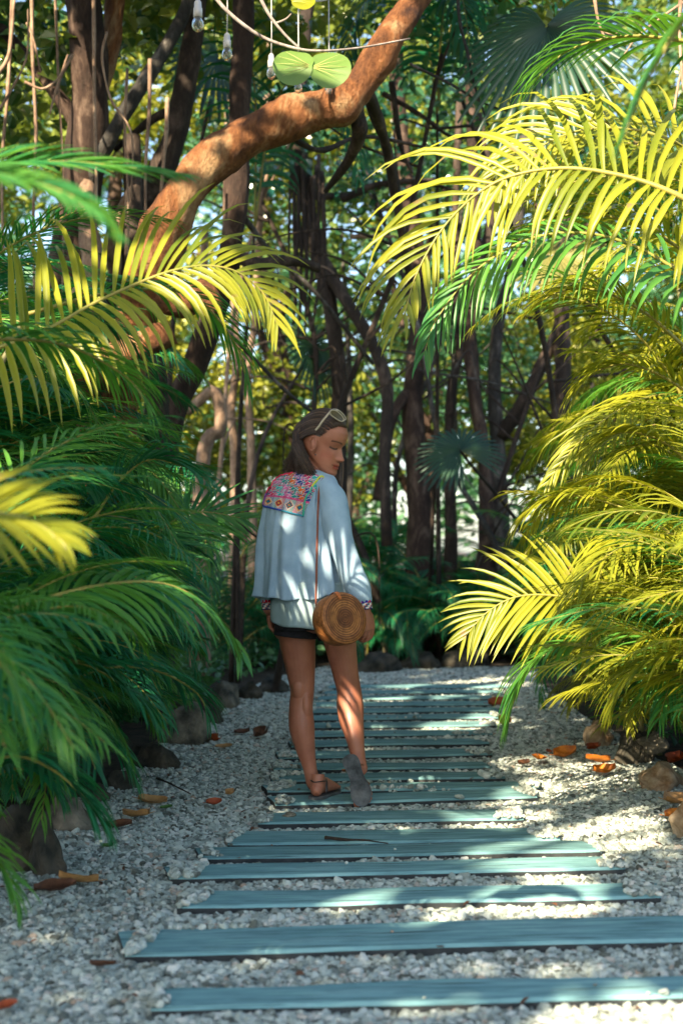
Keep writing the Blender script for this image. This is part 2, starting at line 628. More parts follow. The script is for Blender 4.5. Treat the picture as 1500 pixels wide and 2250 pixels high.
# ---- edging rocks
def rock_mesh(seed, r, mat, rough=0.35):
    rnd = random.Random(seed)
    bm = bmesh.new()
    bmesh.ops.create_icosphere(bm, subdivisions=4, radius=1.0)
    pl = []
    for _ in range(9):
        d = Vector((rnd.uniform(-1, 1), rnd.uniform(-1, 1), rnd.uniform(-0.3, 1))).normalized()
        pl.append((d, rnd.uniform(0.62, 0.9)))
    for v in bm.verts:
        p = v.co.copy()
        for d, k in pl:
            q = p.dot(d)
            if q > k: p -= d * (q - k)
        p *= 1 + 0.34 * mnoise.noise(p * 1.7 + Vector((seed, 0, 0))) + 0.09 * mnoise.noise(p * 5 + Vector((seed, 3, 0))) + 0.035 * mnoise.noise(p * 14) + 0.015 * mnoise.noise(p * 30)
        v.co = (p.x * r[0], p.y * r[1], p.z * r[2])
    me = bpy.data.meshes.new('rock')
    bm.to_mesh(me); bm.free()
    me.materials.append(mat)
    me.polygons.foreach_set('use_smooth', [True] * len(me.polygons))
    return me


# px, py of the foot, half sizes (m), material, turn, label
ROCKS = [
    (152, 1842, (0.085, 0.075, 0.105), 'rock_pale', 0.3, 'grey rock with a pale pointed top, sharpest rock of the left edging'),
    (28, 1930, (0.13, 0.10, 0.16), 'rock', 1.0, 'tall dark rock at the left edge of the photo under drooping fronds'),
    (98, 1945, (0.06, 0.07, 0.14), 'rock', 2.1, 'upright brown rock beside the large ochre fallen leaf'),
    (205, 1775, (0.075, 0.07, 0.06), 'rock', 0.2, 'small brown rock just right of the pointed pale rock'),
    (268, 1745, (0.10, 0.09, 0.07), 'rock', 1.7, 'flat topped mossy rock above the two curled brown leaves'),
    (330, 1700, (0.13, 0.11, 0.11), 'rock', 2.6, 'dark blocky rock beneath the lowest green fronds on the left'),
    (398, 1648, (0.15, 0.13, 0.17), 'rock_pale', 0.7, 'big pale brown boulder in the middle of the left edging'),
    (455, 1600, (0.10, 0.10, 0.10), 'rock', 1.2, 'shadowed rock directly behind the big pale brown boulder'),
    (492, 1566, (0.15, 0.12, 0.13), 'rock_pale', 2.2, 'round grey boulder where the left edging turns toward the walker'),
    (548, 1545, (0.09, 0.09, 0.10), 'rock', 0.4, 'reddish brown rock right of the round grey boulder'),
    (600, 1528, (0.16, 0.13, 0.09), 'rock', 1.5, 'long low dark rock just left of the walker\'s knees'),
    (830, 1480, (0.22, 0.15, 0.12), 'rock', 0.9, 'dark rock behind the right knee at the far path end'),
    (925, 1474, (0.20, 0.15, 0.12), 'rock', 2.8, 'dark rock in the middle of the far end of the path'),
    (1020, 1470, (0.22, 0.15, 0.13), 'rock', 0.1, 'rightmost dark rock along the far end of the path'),
    (1398, 1690, (0.11, 0.10, 0.13), 'rock', 0.6, 'upright rounded olive grey rock under the right palms'),
    (1318, 1650, (0.08, 0.08, 0.10), 'rock_orange', 2.0, 'ochre stone leaning behind the rounded olive grey rock'),
    (1458, 1745, (0.13, 0.10, 0.085), 'rock_orange', 1.1, 'orange brown boulder lit by sun on the right edging'),
    (1440, 1692, (0.085, 0.06, 0.05), 'rock_pale', 0.5, 'small white stone resting above the orange brown boulder'),
    (1560, 1850, (0.14, 0.12, 0.10), 'rock_orange', 0.5, 'ochre rock beyond the right edge of the gravel'),
]
for i, (px, py, r, mt, tw, lab) in enumerate(ROCKS):
    g = G(px, py, 0)
    o = link('edging_rock', rock_mesh(i + 5, r, M[mt]))
    o.location = (g.x, g.y + r[1] * 0.6, r[2] * 0.55)
    if 'resting above' in lab: o.location.z = 0.13
    o.rotation_euler = (0, 0, tw)
    tag(o, lab, 'rock', 'rocks edging the path')

# ---- fallen leaves
def fallen_mesh(seed, L, curl, mat):
    rnd = random.Random(seed)
    n, k = 9, 7
    vs, fs = [], []
    for i in range(n):
        t = i / (n - 1)
        w = L * 0.36 * (math.sin(math.pi * min(1, t * 0.94 + 0.05)) ** 0.7)
        for j in range(k):
            s = j / (k - 1) * 2 - 1
            x = (t - 0.5) * L
            y = s * w
            z = curl * L * (s * s) * 0.5 + curl * L * 0.4 * (t - 0.45) ** 2 * 4 * 0.5 + 0.05 * L * mnoise.noise(Vector((x * 30, y * 30, seed)))
            vs.append((x, y, z))
    for i in range(n - 1):
        for j in range(k - 1):
            a = i * k + j
            fs.append((a, a + 1, a + k + 1, a + k))
    b = MB()
    b.add(vs, fs)
    b.tube([(-L * 0.72, 0, curl * L * 0.35), (-L * 0.5, 0, curl * L * 0.2), (0, 0, 0.001), (L * 0.45, 0, curl * L * .2)], [L * 0.012, L * 0.014, L * 0.012, L * 0.004], 5)
    return b.mesh('fallen_leaf', mat)


def m_dry(name, c1, c2):
    m, nt, out = _nt(name)
    v = coords(nt, 'Object')
    col = ramp(nt, noise(nt, 28, 5, 0.65, v), [(0.3, c1), (0.65, c2)])
    p = pbr(nt, None, col, 0.55, bump(nt, noise(nt, 90, 4, 0.6, v), 0.4, 0.002), 0.4)
    tr = nt.nodes.new('ShaderNodeBsdfTranslucent'); nt.links.new(col, tr.inputs[0])
    mx = nt.nodes.new('ShaderNodeMixShader'); mx.inputs[0].default_value = 0.2
    nt.links.new(p.outputs[0], mx.inputs[1]); nt.links.new(tr.outputs[0], mx.inputs[2]); nt.links.new(mx.outputs[0], out.inputs[0])
    return m


M['dry_orange'] = m_dry('dry_leaf_orange', (0.42, 0.10, 0.012), (0.75, 0.26, 0.03))
M['dry_ochre'] = m_dry('dry_leaf_ochre', (0.30, 0.15, 0.05), (0.52, 0.29, 0.11))
M['dry_brown'] = m_dry('dry_leaf_brown', (0.05, 0.02, 0.012), (0.16, 0.07, 0.035))
M['dry_red'] = m_dry('dry_leaf_red', (0.22, 0.035, 0.012), (0.42, 0.09, 0.025))
M['dry_green'] = m_dry('fallen_leaf_green', (0.03, 0.12, 0.03), (0.10, 0.20, 0.04))
LEAVES = [
    (1240, 1660, 0.125, 'dry_orange', 0.3, 0.5, 'bright orange fallen leaf standing curled on the right gravel'),
    (1183, 1668, 0.11, 'dry_orange', 1.6, 0.3, 'dull orange leaf left of the bright orange curled leaf'),
    (1205, 1652, 0.05, 'dry_red', 1.6, 0.3, 'tiny red leaf scrap between two orange leaves'),
    (1312, 1672, 0.12, 'dry_orange', 2.9, 0.35, 'orange leaf with pale rim near the rounded olive rock'),
    (1326, 1697, 0.11, 'dry_orange', 0.2, 0.5, 'dark orange leaf nearest the camera in the right leaf cluster'),
    (1302, 1645, 0.10, 'dry_red', 0.8, 0.4, 'rusty leaf at the foot of the ochre stone'),
    (1480, 1672, 0.13, 'dry_red', 0.9, 0.4, 'rusty red leaf behind the small white stone'),
    (1484, 1762, 0.13, 'dry_ochre', 0.4, 0.4, 'large brown leaf in front of the orange brown boulder'),
    (1487, 1793, 0.10, 'dry_orange', 0.1, 0.4, 'orange leaf lowest at the right edge of the photo'),
    (1102, 1592, 0.12, 'dry_orange', 1.2, 0.7, 'orange leaf lying on the sunlit streak at the right path edge'),
    (1095, 1548, 0.15, 'dry_red', 0.2, 0.4, 'farthest rust leaf on the right path edge'),
    (335, 1762, 0.12, 'dry_ochre', 0.1, 0.3, 'ochre leaf farther of the two curled leaves on left gravel'),
    (299, 1794, 0.115, 'dry_ochre', 2.8, 0.4, 'ochre leaf nearer of the two curled leaves on left gravel'),
    (262, 1815, 0.10, 'dry_brown', 0.2, 0.3, 'thin dark leaf in front of the two ochre leaves'),
    (172, 1938, 0.125, 'dry_ochre', 3.3, 0.35, 'large ochre leaf folded over beside the upright brown rock'),
    (122, 1952, 0.13, 'dry_brown', 0.3, 0.2, 'dark brown leaf tucked under the large ochre leaf'),
    (226, 2122, 0.07, 'dry_brown', 2.9, 0.3, 'small dark brown leaf on the bottom left gravel'),
    (14, 2213, 0.055, 'dry_red', 0.5, 0.3, 'rust red leaf in the bottom left corner'),
    (465, 1628, 0.11, 'dry_red', 2.3, 0.6, 'rust leaf standing upright near the left boulders'),
    (492, 1641, 0.09, 'dry_ochre', 0.1, 0.2, 'pale tan leaf right of the upright rust leaf'),
    (569, 1616, 0.11, 'dry_brown', 1.0, 0.6, 'brown curled leaf left of the walker\'s calf'),
    (532, 1611, 0.09, 'dry_brown', 0.0, 0.4, 'smaller brown leaf left of the curled one by the calf'),
    (470, 1765, 0.065, 'dry_red', 0.3, 0.4, 'small dark red leaf alone between rocks and planks'),
    (503, 1745, 0.055, 'dry_ochre', 1.0, 0.6, 'little tan leaf standing on edge above the dark red one'),
    (1150, 1678, 0.08, 'dry_brown', 0.7, 0.3, 'brown leaf leftmost in the right leaf cluster'),
    (366, 1775, 0.05, 'dry_green', 0.3, 0.3, 'green leaf scrap beside the farther ochre leaf'),
    (238, 1860, 0.05, 'dry_green', 0.9, 0.3, 'green leaf scrap lowest on the left gravel'),
]
for i, (px, py, L, mt, tw, curl, lab) in enumerate(LEAVES):
    z = 0.035
    g = G(px, py, z)
    o = link('fallen_leaf', fallen_mesh(i, L, curl, M[mt]))
    o.location = (g.x, g.y, z)
    o.rotation_euler = (random.uniform(0.15, 0.6) if curl > 0.3 else 0.15, random.uniform(-0.15, 0.15), tw)
    tag(o, lab, 'leaf', 'fallen leaves on the gravel')

b = MB()
pts = spline([G(714, 1840, .045), G(760, 1845, .043), G(800, 1846, .042), G(852, 1853, .042)], 12)
b.tube(pts, list(np.linspace(0.007, 0.002, 12)), 6, jit=0.2)
tag(b.obj('fallen_stick', M['bark_dark']), 'thin black stick lying across the plank joint nearest the walker', 'stick')
b = MB()
b.tube(spline([G(345, 1710, .03), G(375, 1722, .06), G(420, 1745, .04)], 8), list(np.linspace(0.006, 0.002, 8)), 6, jit=0.2)
tag(b.obj('fallen_stick', M['bark_dark']), 'dark twig poking out beside the left edging rocks', 'stick')
o = link('pebble', rock_mesh(77, (0.026, 0.017, 0.012), M['rock_pale']))
o.location = G(636, 1790, PL_Z + 0.008)
tag(o, 'single pale pebble resting on the plank near the sandal', 'pebble')
# ------------------------------------------------------------------ palm fronds
GRAV = Vector((0, 0, -1))


def leaflet(mb, p, d, nrm, l, w, droop, rnd, m=0, segs=6, curl=0.0):
    """folded blade starting at p along d, bending down"""
    vs, fs = [], []
    pos = Vector(p)
    dirv = Vector(d)
    prof = [0.45, 0.9, 1.0, 0.9, 0.72, 0.42, 0.0] if segs == 6 else [0.5, 1.0, 0.85, 0.45, 0.0]
    st = l / segs
    tw = rnd.uniform(-0.35, 0.35)
    for i in range(segs + 1):
        u = i / segs
        wv = nrm.cross(dirv)
        if wv.length < 1e-4: wv = Vector((1, 0, 0))
        wv.normalize()
        nn = dirv.cross(wv).normalized()
        ca, sa = math.cos(tw * u), math.sin(tw * u)
        wv, nn = wv * ca + nn * sa, nn * ca - wv * sa
        h = w * 0.5 * prof[i]
        if i == segs:
            vs.append(pos)
        else:
            vs += [pos - wv * h + nn * h * 0.45, Vector(pos), pos + wv * h + nn * h * 0.45]
        dirv = (dirv + GRAV * droop * (0.25 + 1.35 * u) / segs * 2.0 + Vector((rnd.uniform(-1, 1), rnd.uniform(-1, 1), rnd.uniform(-1, 1))) * 0.03 * (1 + curl)).normalized()
        pos = pos + dirv * st
    for i in range(segs - 1):
        a = i * 3
        fs += [(a, a + 3, a + 4, a + 1), (a + 1, a + 4, a + 5, a + 2)]
    a = (segs - 1) * 3
    fs += [(a, a + 3, a + 1), (a + 1, a + 3, a + 2)]
    mb.add(vs, fs, m)


def frond(path_pts, up, n_pairs, llen, lwid, droop=0.5, bare=0.12, vee=0.35, a0=68, a1=22, seed=0, r0=0.009,
          side_len=(1, 1), mats=None, name='frond', parent=None, split=False, segs=6, tipcurl=0.0, side_droop=(1, 1)):
    """rachis along path_pts with leaflets on both sides; 'up' = leaf plane normal"""
    rnd = random.Random(seed)
    pts = [Vector(p) for p in spline(path_pts, 36)]
    upv = Vector(up).normalized()
    mb = MB()
    rr = [r0 * (1 - 0.85 * i / 35) for i in range(36)]
    mb.tube(pts[::1], rr, 6, m=1, up=upv)
    cum = [0]
    for i in range(35): cum.append(cum[-1] + (pts[i + 1] - pts[i]).length)
    T = cum[-1]
    blades = []
    for k in range(n_pairs):
        f = bare + (1 - bare) * (k + 0.5) / n_pairs
        for sgn in (-1, 1):
            ff = min(0.999, f + rnd.uniform(-0.3, 0.3) / n_pairs)
            s = ff * T
            i = max(0, min(34, int(np.searchsorted(cum, s) - 1)))
            q = (s - cum[i]) / max(1e-6, cum[i + 1] - cum[i])
            p = pts[i].lerp(pts[i + 1], q)
            t = (pts[min(i + 2, 35)] - pts[max(i - 1, 0)]).normalized()
            side = t.cross(upv).normalized() * sgn
            nn = side.cross(t).normalized() * sgn
            if nn.dot(upv) < 0: nn = -nn
            g = (ff - bare) / (1 - bare)
            ang = rad(a0 + (a1 - a0) * g ** 0.9 + rnd.uniform(-5, 5))
            v = vee * (1 - 0.6 * g) + rnd.uniform(-0.08, 0.08)
            d = t * math.cos(ang) + (side * math.cos(v) + nn * math.sin(v)) * math.sin(ang)
            ln = llen * (0.50 + 0.50 * math.sin(math.pi * min(1, 0.18 + g * 0.95)) ** 0.8) * (1.0 if g < 0.8 else 1 - (g - 0.8) * 2.0) * rnd.uniform(0.88, 1.08)
            ln *= side_len[0 if sgn < 0 else 1]
            if rnd.random() < 0.02: ln *= rnd.uniform(0.3, 0.7)
            dr = droop * side_droop[0 if sgn < 0 else 1] * rnd.uniform(0.75, 1.25)
            blades.append((p, d.normalized(), nn, ln, lwid * rnd.uniform(0.85, 1.1) * (1 - 0.45 * g), dr))
    if not split:
        for bl in blades:
            leaflet(mb, *bl, rnd, 0, segs, tipcurl)
        me = mb.mesh(name, mats)
        return me if parent is None else link(name, me, parent)
    fo = link(name, mb.mesh(name, mats), parent)
    for bl in blades:
        b2 = MB()
        leaflet(b2, *bl, rnd, 0, segs, tipcurl)
        link('leaflet', b2.mesh('leaflet', [mats[0]]), fo)
    return fo


def arch_path(L, e0, e1, bend=0.0, n=7):
    """arching midrib in the XZ plane, elevation e0 at the base to e1 at the tip (deg)"""
    pts = [Vector((0, 0, 0))]
    for i in range(n):
        u = (i + 0.5) / n
        e = rad(e0 + (e1 - e0) * u ** 1.2)
        pts.append(pts[-1] + Vector((math.cos(e) * math.cos(bend * u), math.cos(e) * math.sin(bend * u), math.sin(e))) * (L / n))
    return pts


FR_SHAPES = [  # L, e0, e1, bend, droop, vee
    (1.6, 72, -25, 0.1, 0.60, 0.25), (1.7, 60, -50, -0.2, 0.75, 0.15), (1.5, 45, -65, 0.2, 0.85, 0.10),
    (1.8, 80, -10, -0.1, 0.50, 0.30), (1.5, 30, -60, 0.1, 0.90, 0.10), (1.4, 62, -15, 0.3, 0.45, 0.40),
    (1.7, 68, -55, -0.3, 0.70, 0.20), (1.3, 50, -35, 0.0, 0.60, 0.25),
]
FRONDS = {}
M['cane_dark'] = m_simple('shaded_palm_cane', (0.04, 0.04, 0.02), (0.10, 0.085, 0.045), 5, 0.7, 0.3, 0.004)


def frond_variants(key, mat):
    FRONDS[key] = []
    for i, (L, e0, e1, bd, dr, ve) in enumerate(FR_SHAPES):
        me = frond(arch_path(L, e0, e1, bd), (0, 0, 1) if e0 < 60 else (-0.5, 0, 0.85), 42, 0.37, 0.0205, dr, 0.10, ve, seed=i + 40,
                   mats=[M[mat], M['rachis']], segs=4)
        FRONDS[key].append((me, [Vector(p) for p in spline(arch_path(L, e0, e1, bd), 9)]))


frond_variants('lit', 'areca_lit')
frond_variants('mid', 'areca')
frond_variants('deep', 'areca_deep')

# areas of the photo that stay free of random fronds: allowed px range per height
LEFT_LIM = ([0, 250, 400, 500, 700, 800, 950, 1050, 1200, 1300, 1450, 1530, 1600, 1700, 1800, 1900, 2100, 2250],
            [0, 60, 330, 500, 560, 480, 470, 520, 520, 520, 500, 460, 430, 330, 210, 130, 80, -50])
RIGHT_LIM = ([0, 150, 260, 500, 700, 800, 900, 960, 1050, 1150, 1250, 1400, 1480, 1560, 1620, 1660, 1700, 2250],
             [1300, 1150, 960, 930, 930, 1190, 1230, 1050, 1050, 1090, 1020, 1090, 1130, 1160, 1230, 1500, 1560, 1600])


def frond_ok(W, side, lim, margin=45, need=True):
    vis = False
    for p in W:
        if p.y < 1.6:
            if abs(p.x) < 0.8 + 0.3 * p.y: return False
            continue
        x, y = to_px(p)
        if y < -400 or y > 2600: continue
        b = np.interp(y, lim[0], lim[1])
        mg = margin * 6.0 / p.y
        if side < 0 and x > b - mg: return False
        if side > 0 and x < b + mg: return False
        if 0 < x < 1500 and 0 < y < 2250: vis = True
        if p.y < 2.7 and -150 < x < 1650 and 0 < y < 2250: return False
    return vis or not need


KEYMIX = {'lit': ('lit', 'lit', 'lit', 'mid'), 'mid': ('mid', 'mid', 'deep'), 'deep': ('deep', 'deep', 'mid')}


def palm(name, label, base, n, zr, scale, side, key, seed, az_bias=None, group=None, n_canes=6, lim=None, ground=True, cat='palm'):
    """clump of canes with arching fronds; each frond a part"""
    rnd = random.Random(seed)
    root = empty(name, (base[0], base[1], 0))
    tag(root, label, cat, group)
    canes = MB()
    tops = []
    for i in range(n_canes):
        a = rnd.uniform(0, 6.28)
        r = rnd.uniform(0.03, 0.22)
        h = rnd.uniform(zr[0], zr[1])
        p0 = Vector((math.cos(a) * r, math.sin(a) * r, -0.02))
        lean = rnd.uniform(0.05, 0.30)
        p1 = p0 + Vector((math.cos(a) * lean * h, math.sin(a) * lean * h, h))
        pm = p0.lerp(p1, 0.5) + Vector((0, 0, 0)) - Vector((math.cos(a), math.sin(a), 0)) * lean * h * 0.12
        pts = spline([p0, pm, p1], 14)
        rr = [0.020 * (1 - 0.35 * k / 13) * (1.12 if k % 3 == 0 else 1) * scale for k in range(14)]
        c = MB(); c.tube(pts, rr, 7)
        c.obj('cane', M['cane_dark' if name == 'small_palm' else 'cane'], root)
        tops.append((pts, h))
    made, tries = 0, 0
    while made < n and tries < n * 60:
        tries += 1
        vars_ = FRONDS[rnd.choice(KEYMIX[key]) if lim is not None else key]
        me, rp = vars_[rnd.randrange(len(vars_))]
        pts, h = tops[rnd.randrange(len(tops))]
        at = Vector(pts[int(rnd.uniform(0.35 if h > 0.6 else 0.2, 1) * 13)])
        az = rnd.uniform(0, 2 * math.pi) if az_bias is None or rnd.random() < 0.25 else rnd.gauss(az_bias, 0.9)
        s = scale * rnd.uniform(0.75, 1.12)
        mt = Matrix.Translation(at) @ Euler((rnd.uniform(-0.35, 0.35), rnd.uniform(-0.25, 0.30), az), 'XYZ').to_matrix().to_4x4() @ Matrix.Diagonal((s, s * rnd.choice((-1, 1)) if False else s, s, 1))
        W = [root.location + (mt @ p) for p in rp]
        if lim is not None and not frond_ok(W, side, lim): continue
        if min(w.z for w in W) < 0.03: continue
        link('frond', me, root, mt)
        made += 1
    return root


PI = math.pi
GL, GR, GB = 'palms crowding the left of the path', 'palms crowding the right of the path', 'small palms in the dark undergrowth'
# left side (fronds lean to +x), from the camera outwards
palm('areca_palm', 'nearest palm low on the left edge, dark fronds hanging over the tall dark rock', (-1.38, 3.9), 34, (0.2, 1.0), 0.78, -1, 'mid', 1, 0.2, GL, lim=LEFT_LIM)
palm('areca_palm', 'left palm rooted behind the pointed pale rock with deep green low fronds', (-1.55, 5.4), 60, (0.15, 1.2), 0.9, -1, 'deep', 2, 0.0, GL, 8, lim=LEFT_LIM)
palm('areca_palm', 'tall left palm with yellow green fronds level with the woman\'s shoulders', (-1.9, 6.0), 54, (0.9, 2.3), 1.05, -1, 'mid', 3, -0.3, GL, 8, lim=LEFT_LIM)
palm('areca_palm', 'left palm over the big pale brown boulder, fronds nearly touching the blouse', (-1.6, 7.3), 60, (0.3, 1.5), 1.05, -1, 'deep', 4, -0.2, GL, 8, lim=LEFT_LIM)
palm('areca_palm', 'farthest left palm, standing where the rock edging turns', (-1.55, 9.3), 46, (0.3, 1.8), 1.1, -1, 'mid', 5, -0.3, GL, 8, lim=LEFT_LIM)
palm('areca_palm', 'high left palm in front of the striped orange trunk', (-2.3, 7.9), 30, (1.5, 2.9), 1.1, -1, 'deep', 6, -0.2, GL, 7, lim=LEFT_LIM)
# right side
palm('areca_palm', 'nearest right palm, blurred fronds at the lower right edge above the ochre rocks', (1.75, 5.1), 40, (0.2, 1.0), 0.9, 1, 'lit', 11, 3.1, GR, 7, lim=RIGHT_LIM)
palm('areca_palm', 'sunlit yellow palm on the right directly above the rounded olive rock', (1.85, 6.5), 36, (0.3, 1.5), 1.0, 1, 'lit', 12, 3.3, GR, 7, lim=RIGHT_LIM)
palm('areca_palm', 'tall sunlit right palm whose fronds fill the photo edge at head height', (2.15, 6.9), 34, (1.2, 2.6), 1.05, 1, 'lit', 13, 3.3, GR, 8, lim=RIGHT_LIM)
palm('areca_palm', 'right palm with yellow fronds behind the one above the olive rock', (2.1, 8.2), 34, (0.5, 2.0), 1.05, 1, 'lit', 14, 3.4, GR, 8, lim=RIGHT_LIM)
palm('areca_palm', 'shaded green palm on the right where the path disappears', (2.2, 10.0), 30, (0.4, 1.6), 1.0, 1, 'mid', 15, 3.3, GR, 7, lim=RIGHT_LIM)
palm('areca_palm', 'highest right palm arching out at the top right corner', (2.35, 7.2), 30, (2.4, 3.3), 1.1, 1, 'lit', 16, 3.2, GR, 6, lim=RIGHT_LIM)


palm('areca_palm', 'low left palm spilling over the dark blocky rock', (-1.45, 6.5), 46, (0.05, 0.6), 0.75, -1, 'deep', 7, 0.0, GL, 8, lim=LEFT_LIM)
palm('areca_palm', 'low right palm spilling onto the gravel above the orange leaves', (1.75, 7.4), 40, (0.05, 0.7), 0.8, 1, 'lit', 17, 3.2, GR, 7, lim=RIGHT_LIM)
# dark undergrowth beyond the path end
for i, (x, y, s, h, key, lab) in enumerate([
    (-1.0, 12.6, 0.8, 1.3, 'deep', 'dark palm directly behind the woman\'s left hand'),
    (-0.1, 13.8, 0.85, 1.0, 'deep', 'dark green palm behind the woman\'s hips'),
    (0.75, 13.6, 0.8, 0.9, 'deep', 'dark palm right of the round bag beyond the path'),
    (1.7, 13.6, 0.8, 0.9, 'mid', 'palm at the foot of the brown forked trunk'),
    (2.6, 12.6, 0.9, 1.3, 'mid', 'palm closing the path end on the right'),
    (-1.9, 11.6, 0.9, 1.7, 'mid', 'palm between the left bank and the thin pale trunks'),
    (1.1, 15.5, 1.0, 1.7, 'deep', 'taller dark palm standing behind the thick brown trunk'),
    (-0.5, 16.0, 1.0, 1.6, 'mid', 'taller dark palm beyond the woman\'s shoulders'),
    (3.4, 12.0, 1.1, 2.1, 'mid', 'tall palm deep behind the right bank'),
    (3.2, 15.0, 1.1, 2.2, 'deep', 'dark palm farthest back on the right'),
    (-3.2, 13.5, 1.1, 2.2, 'deep', 'dark palm farthest back on the left'),
    (-0.6, 13.2, 0.7, 0.7, 'deep', 'low dark palm at the path end just left of the woman\'s legs'),
    (0.35, 13.3, 0.7, 0.6, 'deep', 'low dark palm at the path end just right of the woman\'s legs'),
    (1.2, 13.2, 0.7, 0.7, 'deep', 'low dark palm in front of the brown forked trunk'),
    (2.1, 13.1, 0.75, 0.8, 'deep', 'low dark palm where the right bank meets the path end'),
    (1.9, 14.6, 0.95, 1.5, 'deep', 'bushy dark palm behind the slim trunks'),
    (0.5, 14.6, 0.95, 1.4, 'deep', 'bushy dark palm between the forked trunk and the black roots')]):
    palm('small_palm', lab, (x, y), 22, (0.2, h * 0.8), s, 0, key, 60 + i, None, GB, 5)


# ------------------------------------------------------------------ large fronds seen one by one
def hero_palm(name, label, base, fr, group, key):
    group = group or 'feather palms deep in the wood'
    root = empty(name, (0, 0, 0))
    root.location = (base[0], base[1], 0)
    tag(root, label, 'palm', group)
    off = Vector((base[0], base[1], 0))
    for i, d in enumerate(fr):
        d = dict(d)
        pth = [P(*q) - off for q in d.pop('path')]
        mt = d.pop('mat', key)
        foot = pth[0]
        kw = dict(n_pairs=34, llen=0.42, lwid=0.024, droop=0.5, seed=200 + i, split=True, mats=[M[mt], M['rachis']], parent=root)
        kw.update(d)
        kw['parent'] = root
        frond(pth, kw.pop('up', (0, 0, 1)), **kw)
        b0 = Vector((random.uniform(-.1, .1), random.uniform(-.1, .1), -0.02))
        mid = Vector((foot.x * 0.45, foot.y * 0.45, foot.z * 0.55))
        c = MB()
        c.tube(spline([b0, mid, foot], 16), list(np.linspace(0.022, 0.010, 16)), 8)
        c.obj('cane', M['bark_dark' if name == 'feather_palm' else 'cane'], root)


hero_palm('areca_palm', 'palm with one long arching frond, yellow leaflet tips raised over the left side', (-1.75, 4.6), [
    dict(path=[(-120, 800, 4.6), (80, 735, 4.6), (230, 655, 4.65), (390, 592, 4.7), (500, 590, 4.75), (575, 640, 4.8), (612, 720, 4.8)], up=(-0.15, -0.85, 0.45),
         n_pairs=40, llen=0.48, lwid=0.026, droop=0.85, vee=0.15, a0=88, a1=25, bare=0.05, side_len=(1.05, 0.75), side_droop=(0.75, 1.3), mat='areca_lit'),
    dict(path=[(-200, 760, 3.9), (0, 745, 4.0), (150, 760, 4.1), (280, 830, 4.2), (330, 900, 4.2)], n_pairs=27, llen=0.30, droop=0.7, mat='areca'),
    dict(path=[(60, 690, 5.2), (260, 640, 5.3), (420, 650, 5.4), (520, 760, 5.5), (545, 860, 5.5)], n_pairs=30, llen=0.32, droop=0.8, mat='areca'),
], GL, 'areca')
hero_palm('areca_palm', 'palm of the blurred fronds entering at the left edge above the arching one', (-1.5, 3.0), [
    dict(path=[(-260, 420, 2.3), (-100, 380, 2.35), (60, 400, 2.4), (190, 450, 2.4), (260, 520, 2.4)], n_pairs=32, llen=0.10, lwid=0.02, droop=0.3, up=(0.1, -0.5, 0.8), a0=50),
    dict(path=[(-200, 390, 3.4), (0, 365, 3.4), (150, 358, 3.45), (290, 370, 3.5), (400, 385, 3.5)], n_pairs=32, llen=0.20, lwid=0.018, droop=0.25, up=(0.0, -0.5, 0.8), a0=40, a1=10, mat='areca'),
    dict(path=[(-260, 1080, 2.7), (-80, 1120, 2.75), (60, 1140, 2.8), (150, 1200, 2.8)], n_pairs=20, llen=0.19, lwid=0.022, droop=0.3, up=(0.2, -0.7, 0.6), a0=60, mat='areca_lit'),
    dict(path=[(-200, 1350, 2.9), (-60, 1400, 3.0), (30, 1500, 3.0), (70, 1640, 3.0)], n_pairs=18, llen=0.17, lwid=0.02, droop=0.4, mat='areca'),
], GL, 'areca')
hero_palm('areca_palm', 'palm of the broad drooping emerald frond pointing at the round bag from the left', (-1.3, 4.3), [
    dict(path=[(-120, 1400, 3.9), (60, 1330, 4.0), (200, 1290, 4.1), (340, 1280, 4.2), (440, 1320, 4.3), (510, 1400, 4.4), (530, 1440, 4.4)], n_pairs=34, llen=0.32, lwid=0.028, droop=0.8, up=(0.1, -0.45, 0.9), a0=62, vee=0.1),
    dict(path=[(60, 1560, 4.6), (200, 1475, 4.7), (330, 1470, 4.8), (430, 1520, 4.9), (460, 1580, 4.9)], n_pairs=27, llen=0.30, droop=0.7, mat='areca_deep'),
    dict(path=[(-60, 1680, 3.9), (40, 1660, 4.0), (130, 1700, 4.1), (200, 1770, 4.1), (240, 1830, 4.1)], n_pairs=30, llen=0.24, droop=0.7, mat='areca_deep'),
    dict(path=[(-40, 1540, 4.6), (80, 1530, 4.6), (190, 1580, 4.7), (270, 1660, 4.7), (300, 1720, 4.7)], n_pairs=26, llen=0.26, droop=0.7, mat='areca_deep'),
    dict(path=[(-60, 1480, 4.2), (60, 1440, 4.2), (190, 1460, 4.3), (300, 1530, 4.3), (350, 1600, 4.3)], n_pairs=26, llen=0.24, droop=0.7, mat='areca_deep'),
    dict(path=[(-60, 1740, 4.4), (20, 1690, 4.4), (90, 1700, 4.4), (140, 1760, 4.4)], n_pairs=22, llen=0.20, droop=0.7, mat='areca_deep'),
    dict(path=[(-120, 1800, 3.4), (-40, 1860, 3.5), (20, 1930, 3.5), (40, 2010, 3.5)], n_pairs=20, llen=0.17, lwid=0.02, droop=0.6, mat='areca'),
], GL, 'areca')
hero_palm('areca_palm', 'palm raising one comb like frond left of the woman\'s blouse', (-1.35, 6.9), [
    dict(path=[(270, 1260, 6.3), (330, 1190, 6.4), (390, 1140, 6.5), (450, 1125, 6.6), (540, 1140, 6.6)], n_pairs=30, llen=0.34, droop=0.15, up=(-0.1, -0.9, 0.3), a0=75, a1=20, vee=0.1, lwid=0.024),
    dict(path=[(200, 1150, 5.6), (260, 1060, 5.6), (330, 1010, 5.6), (420, 1030, 5.6)], n_pairs=30, llen=0.32, droop=0.5, mat='areca_deep'),
], GL, 'areca')
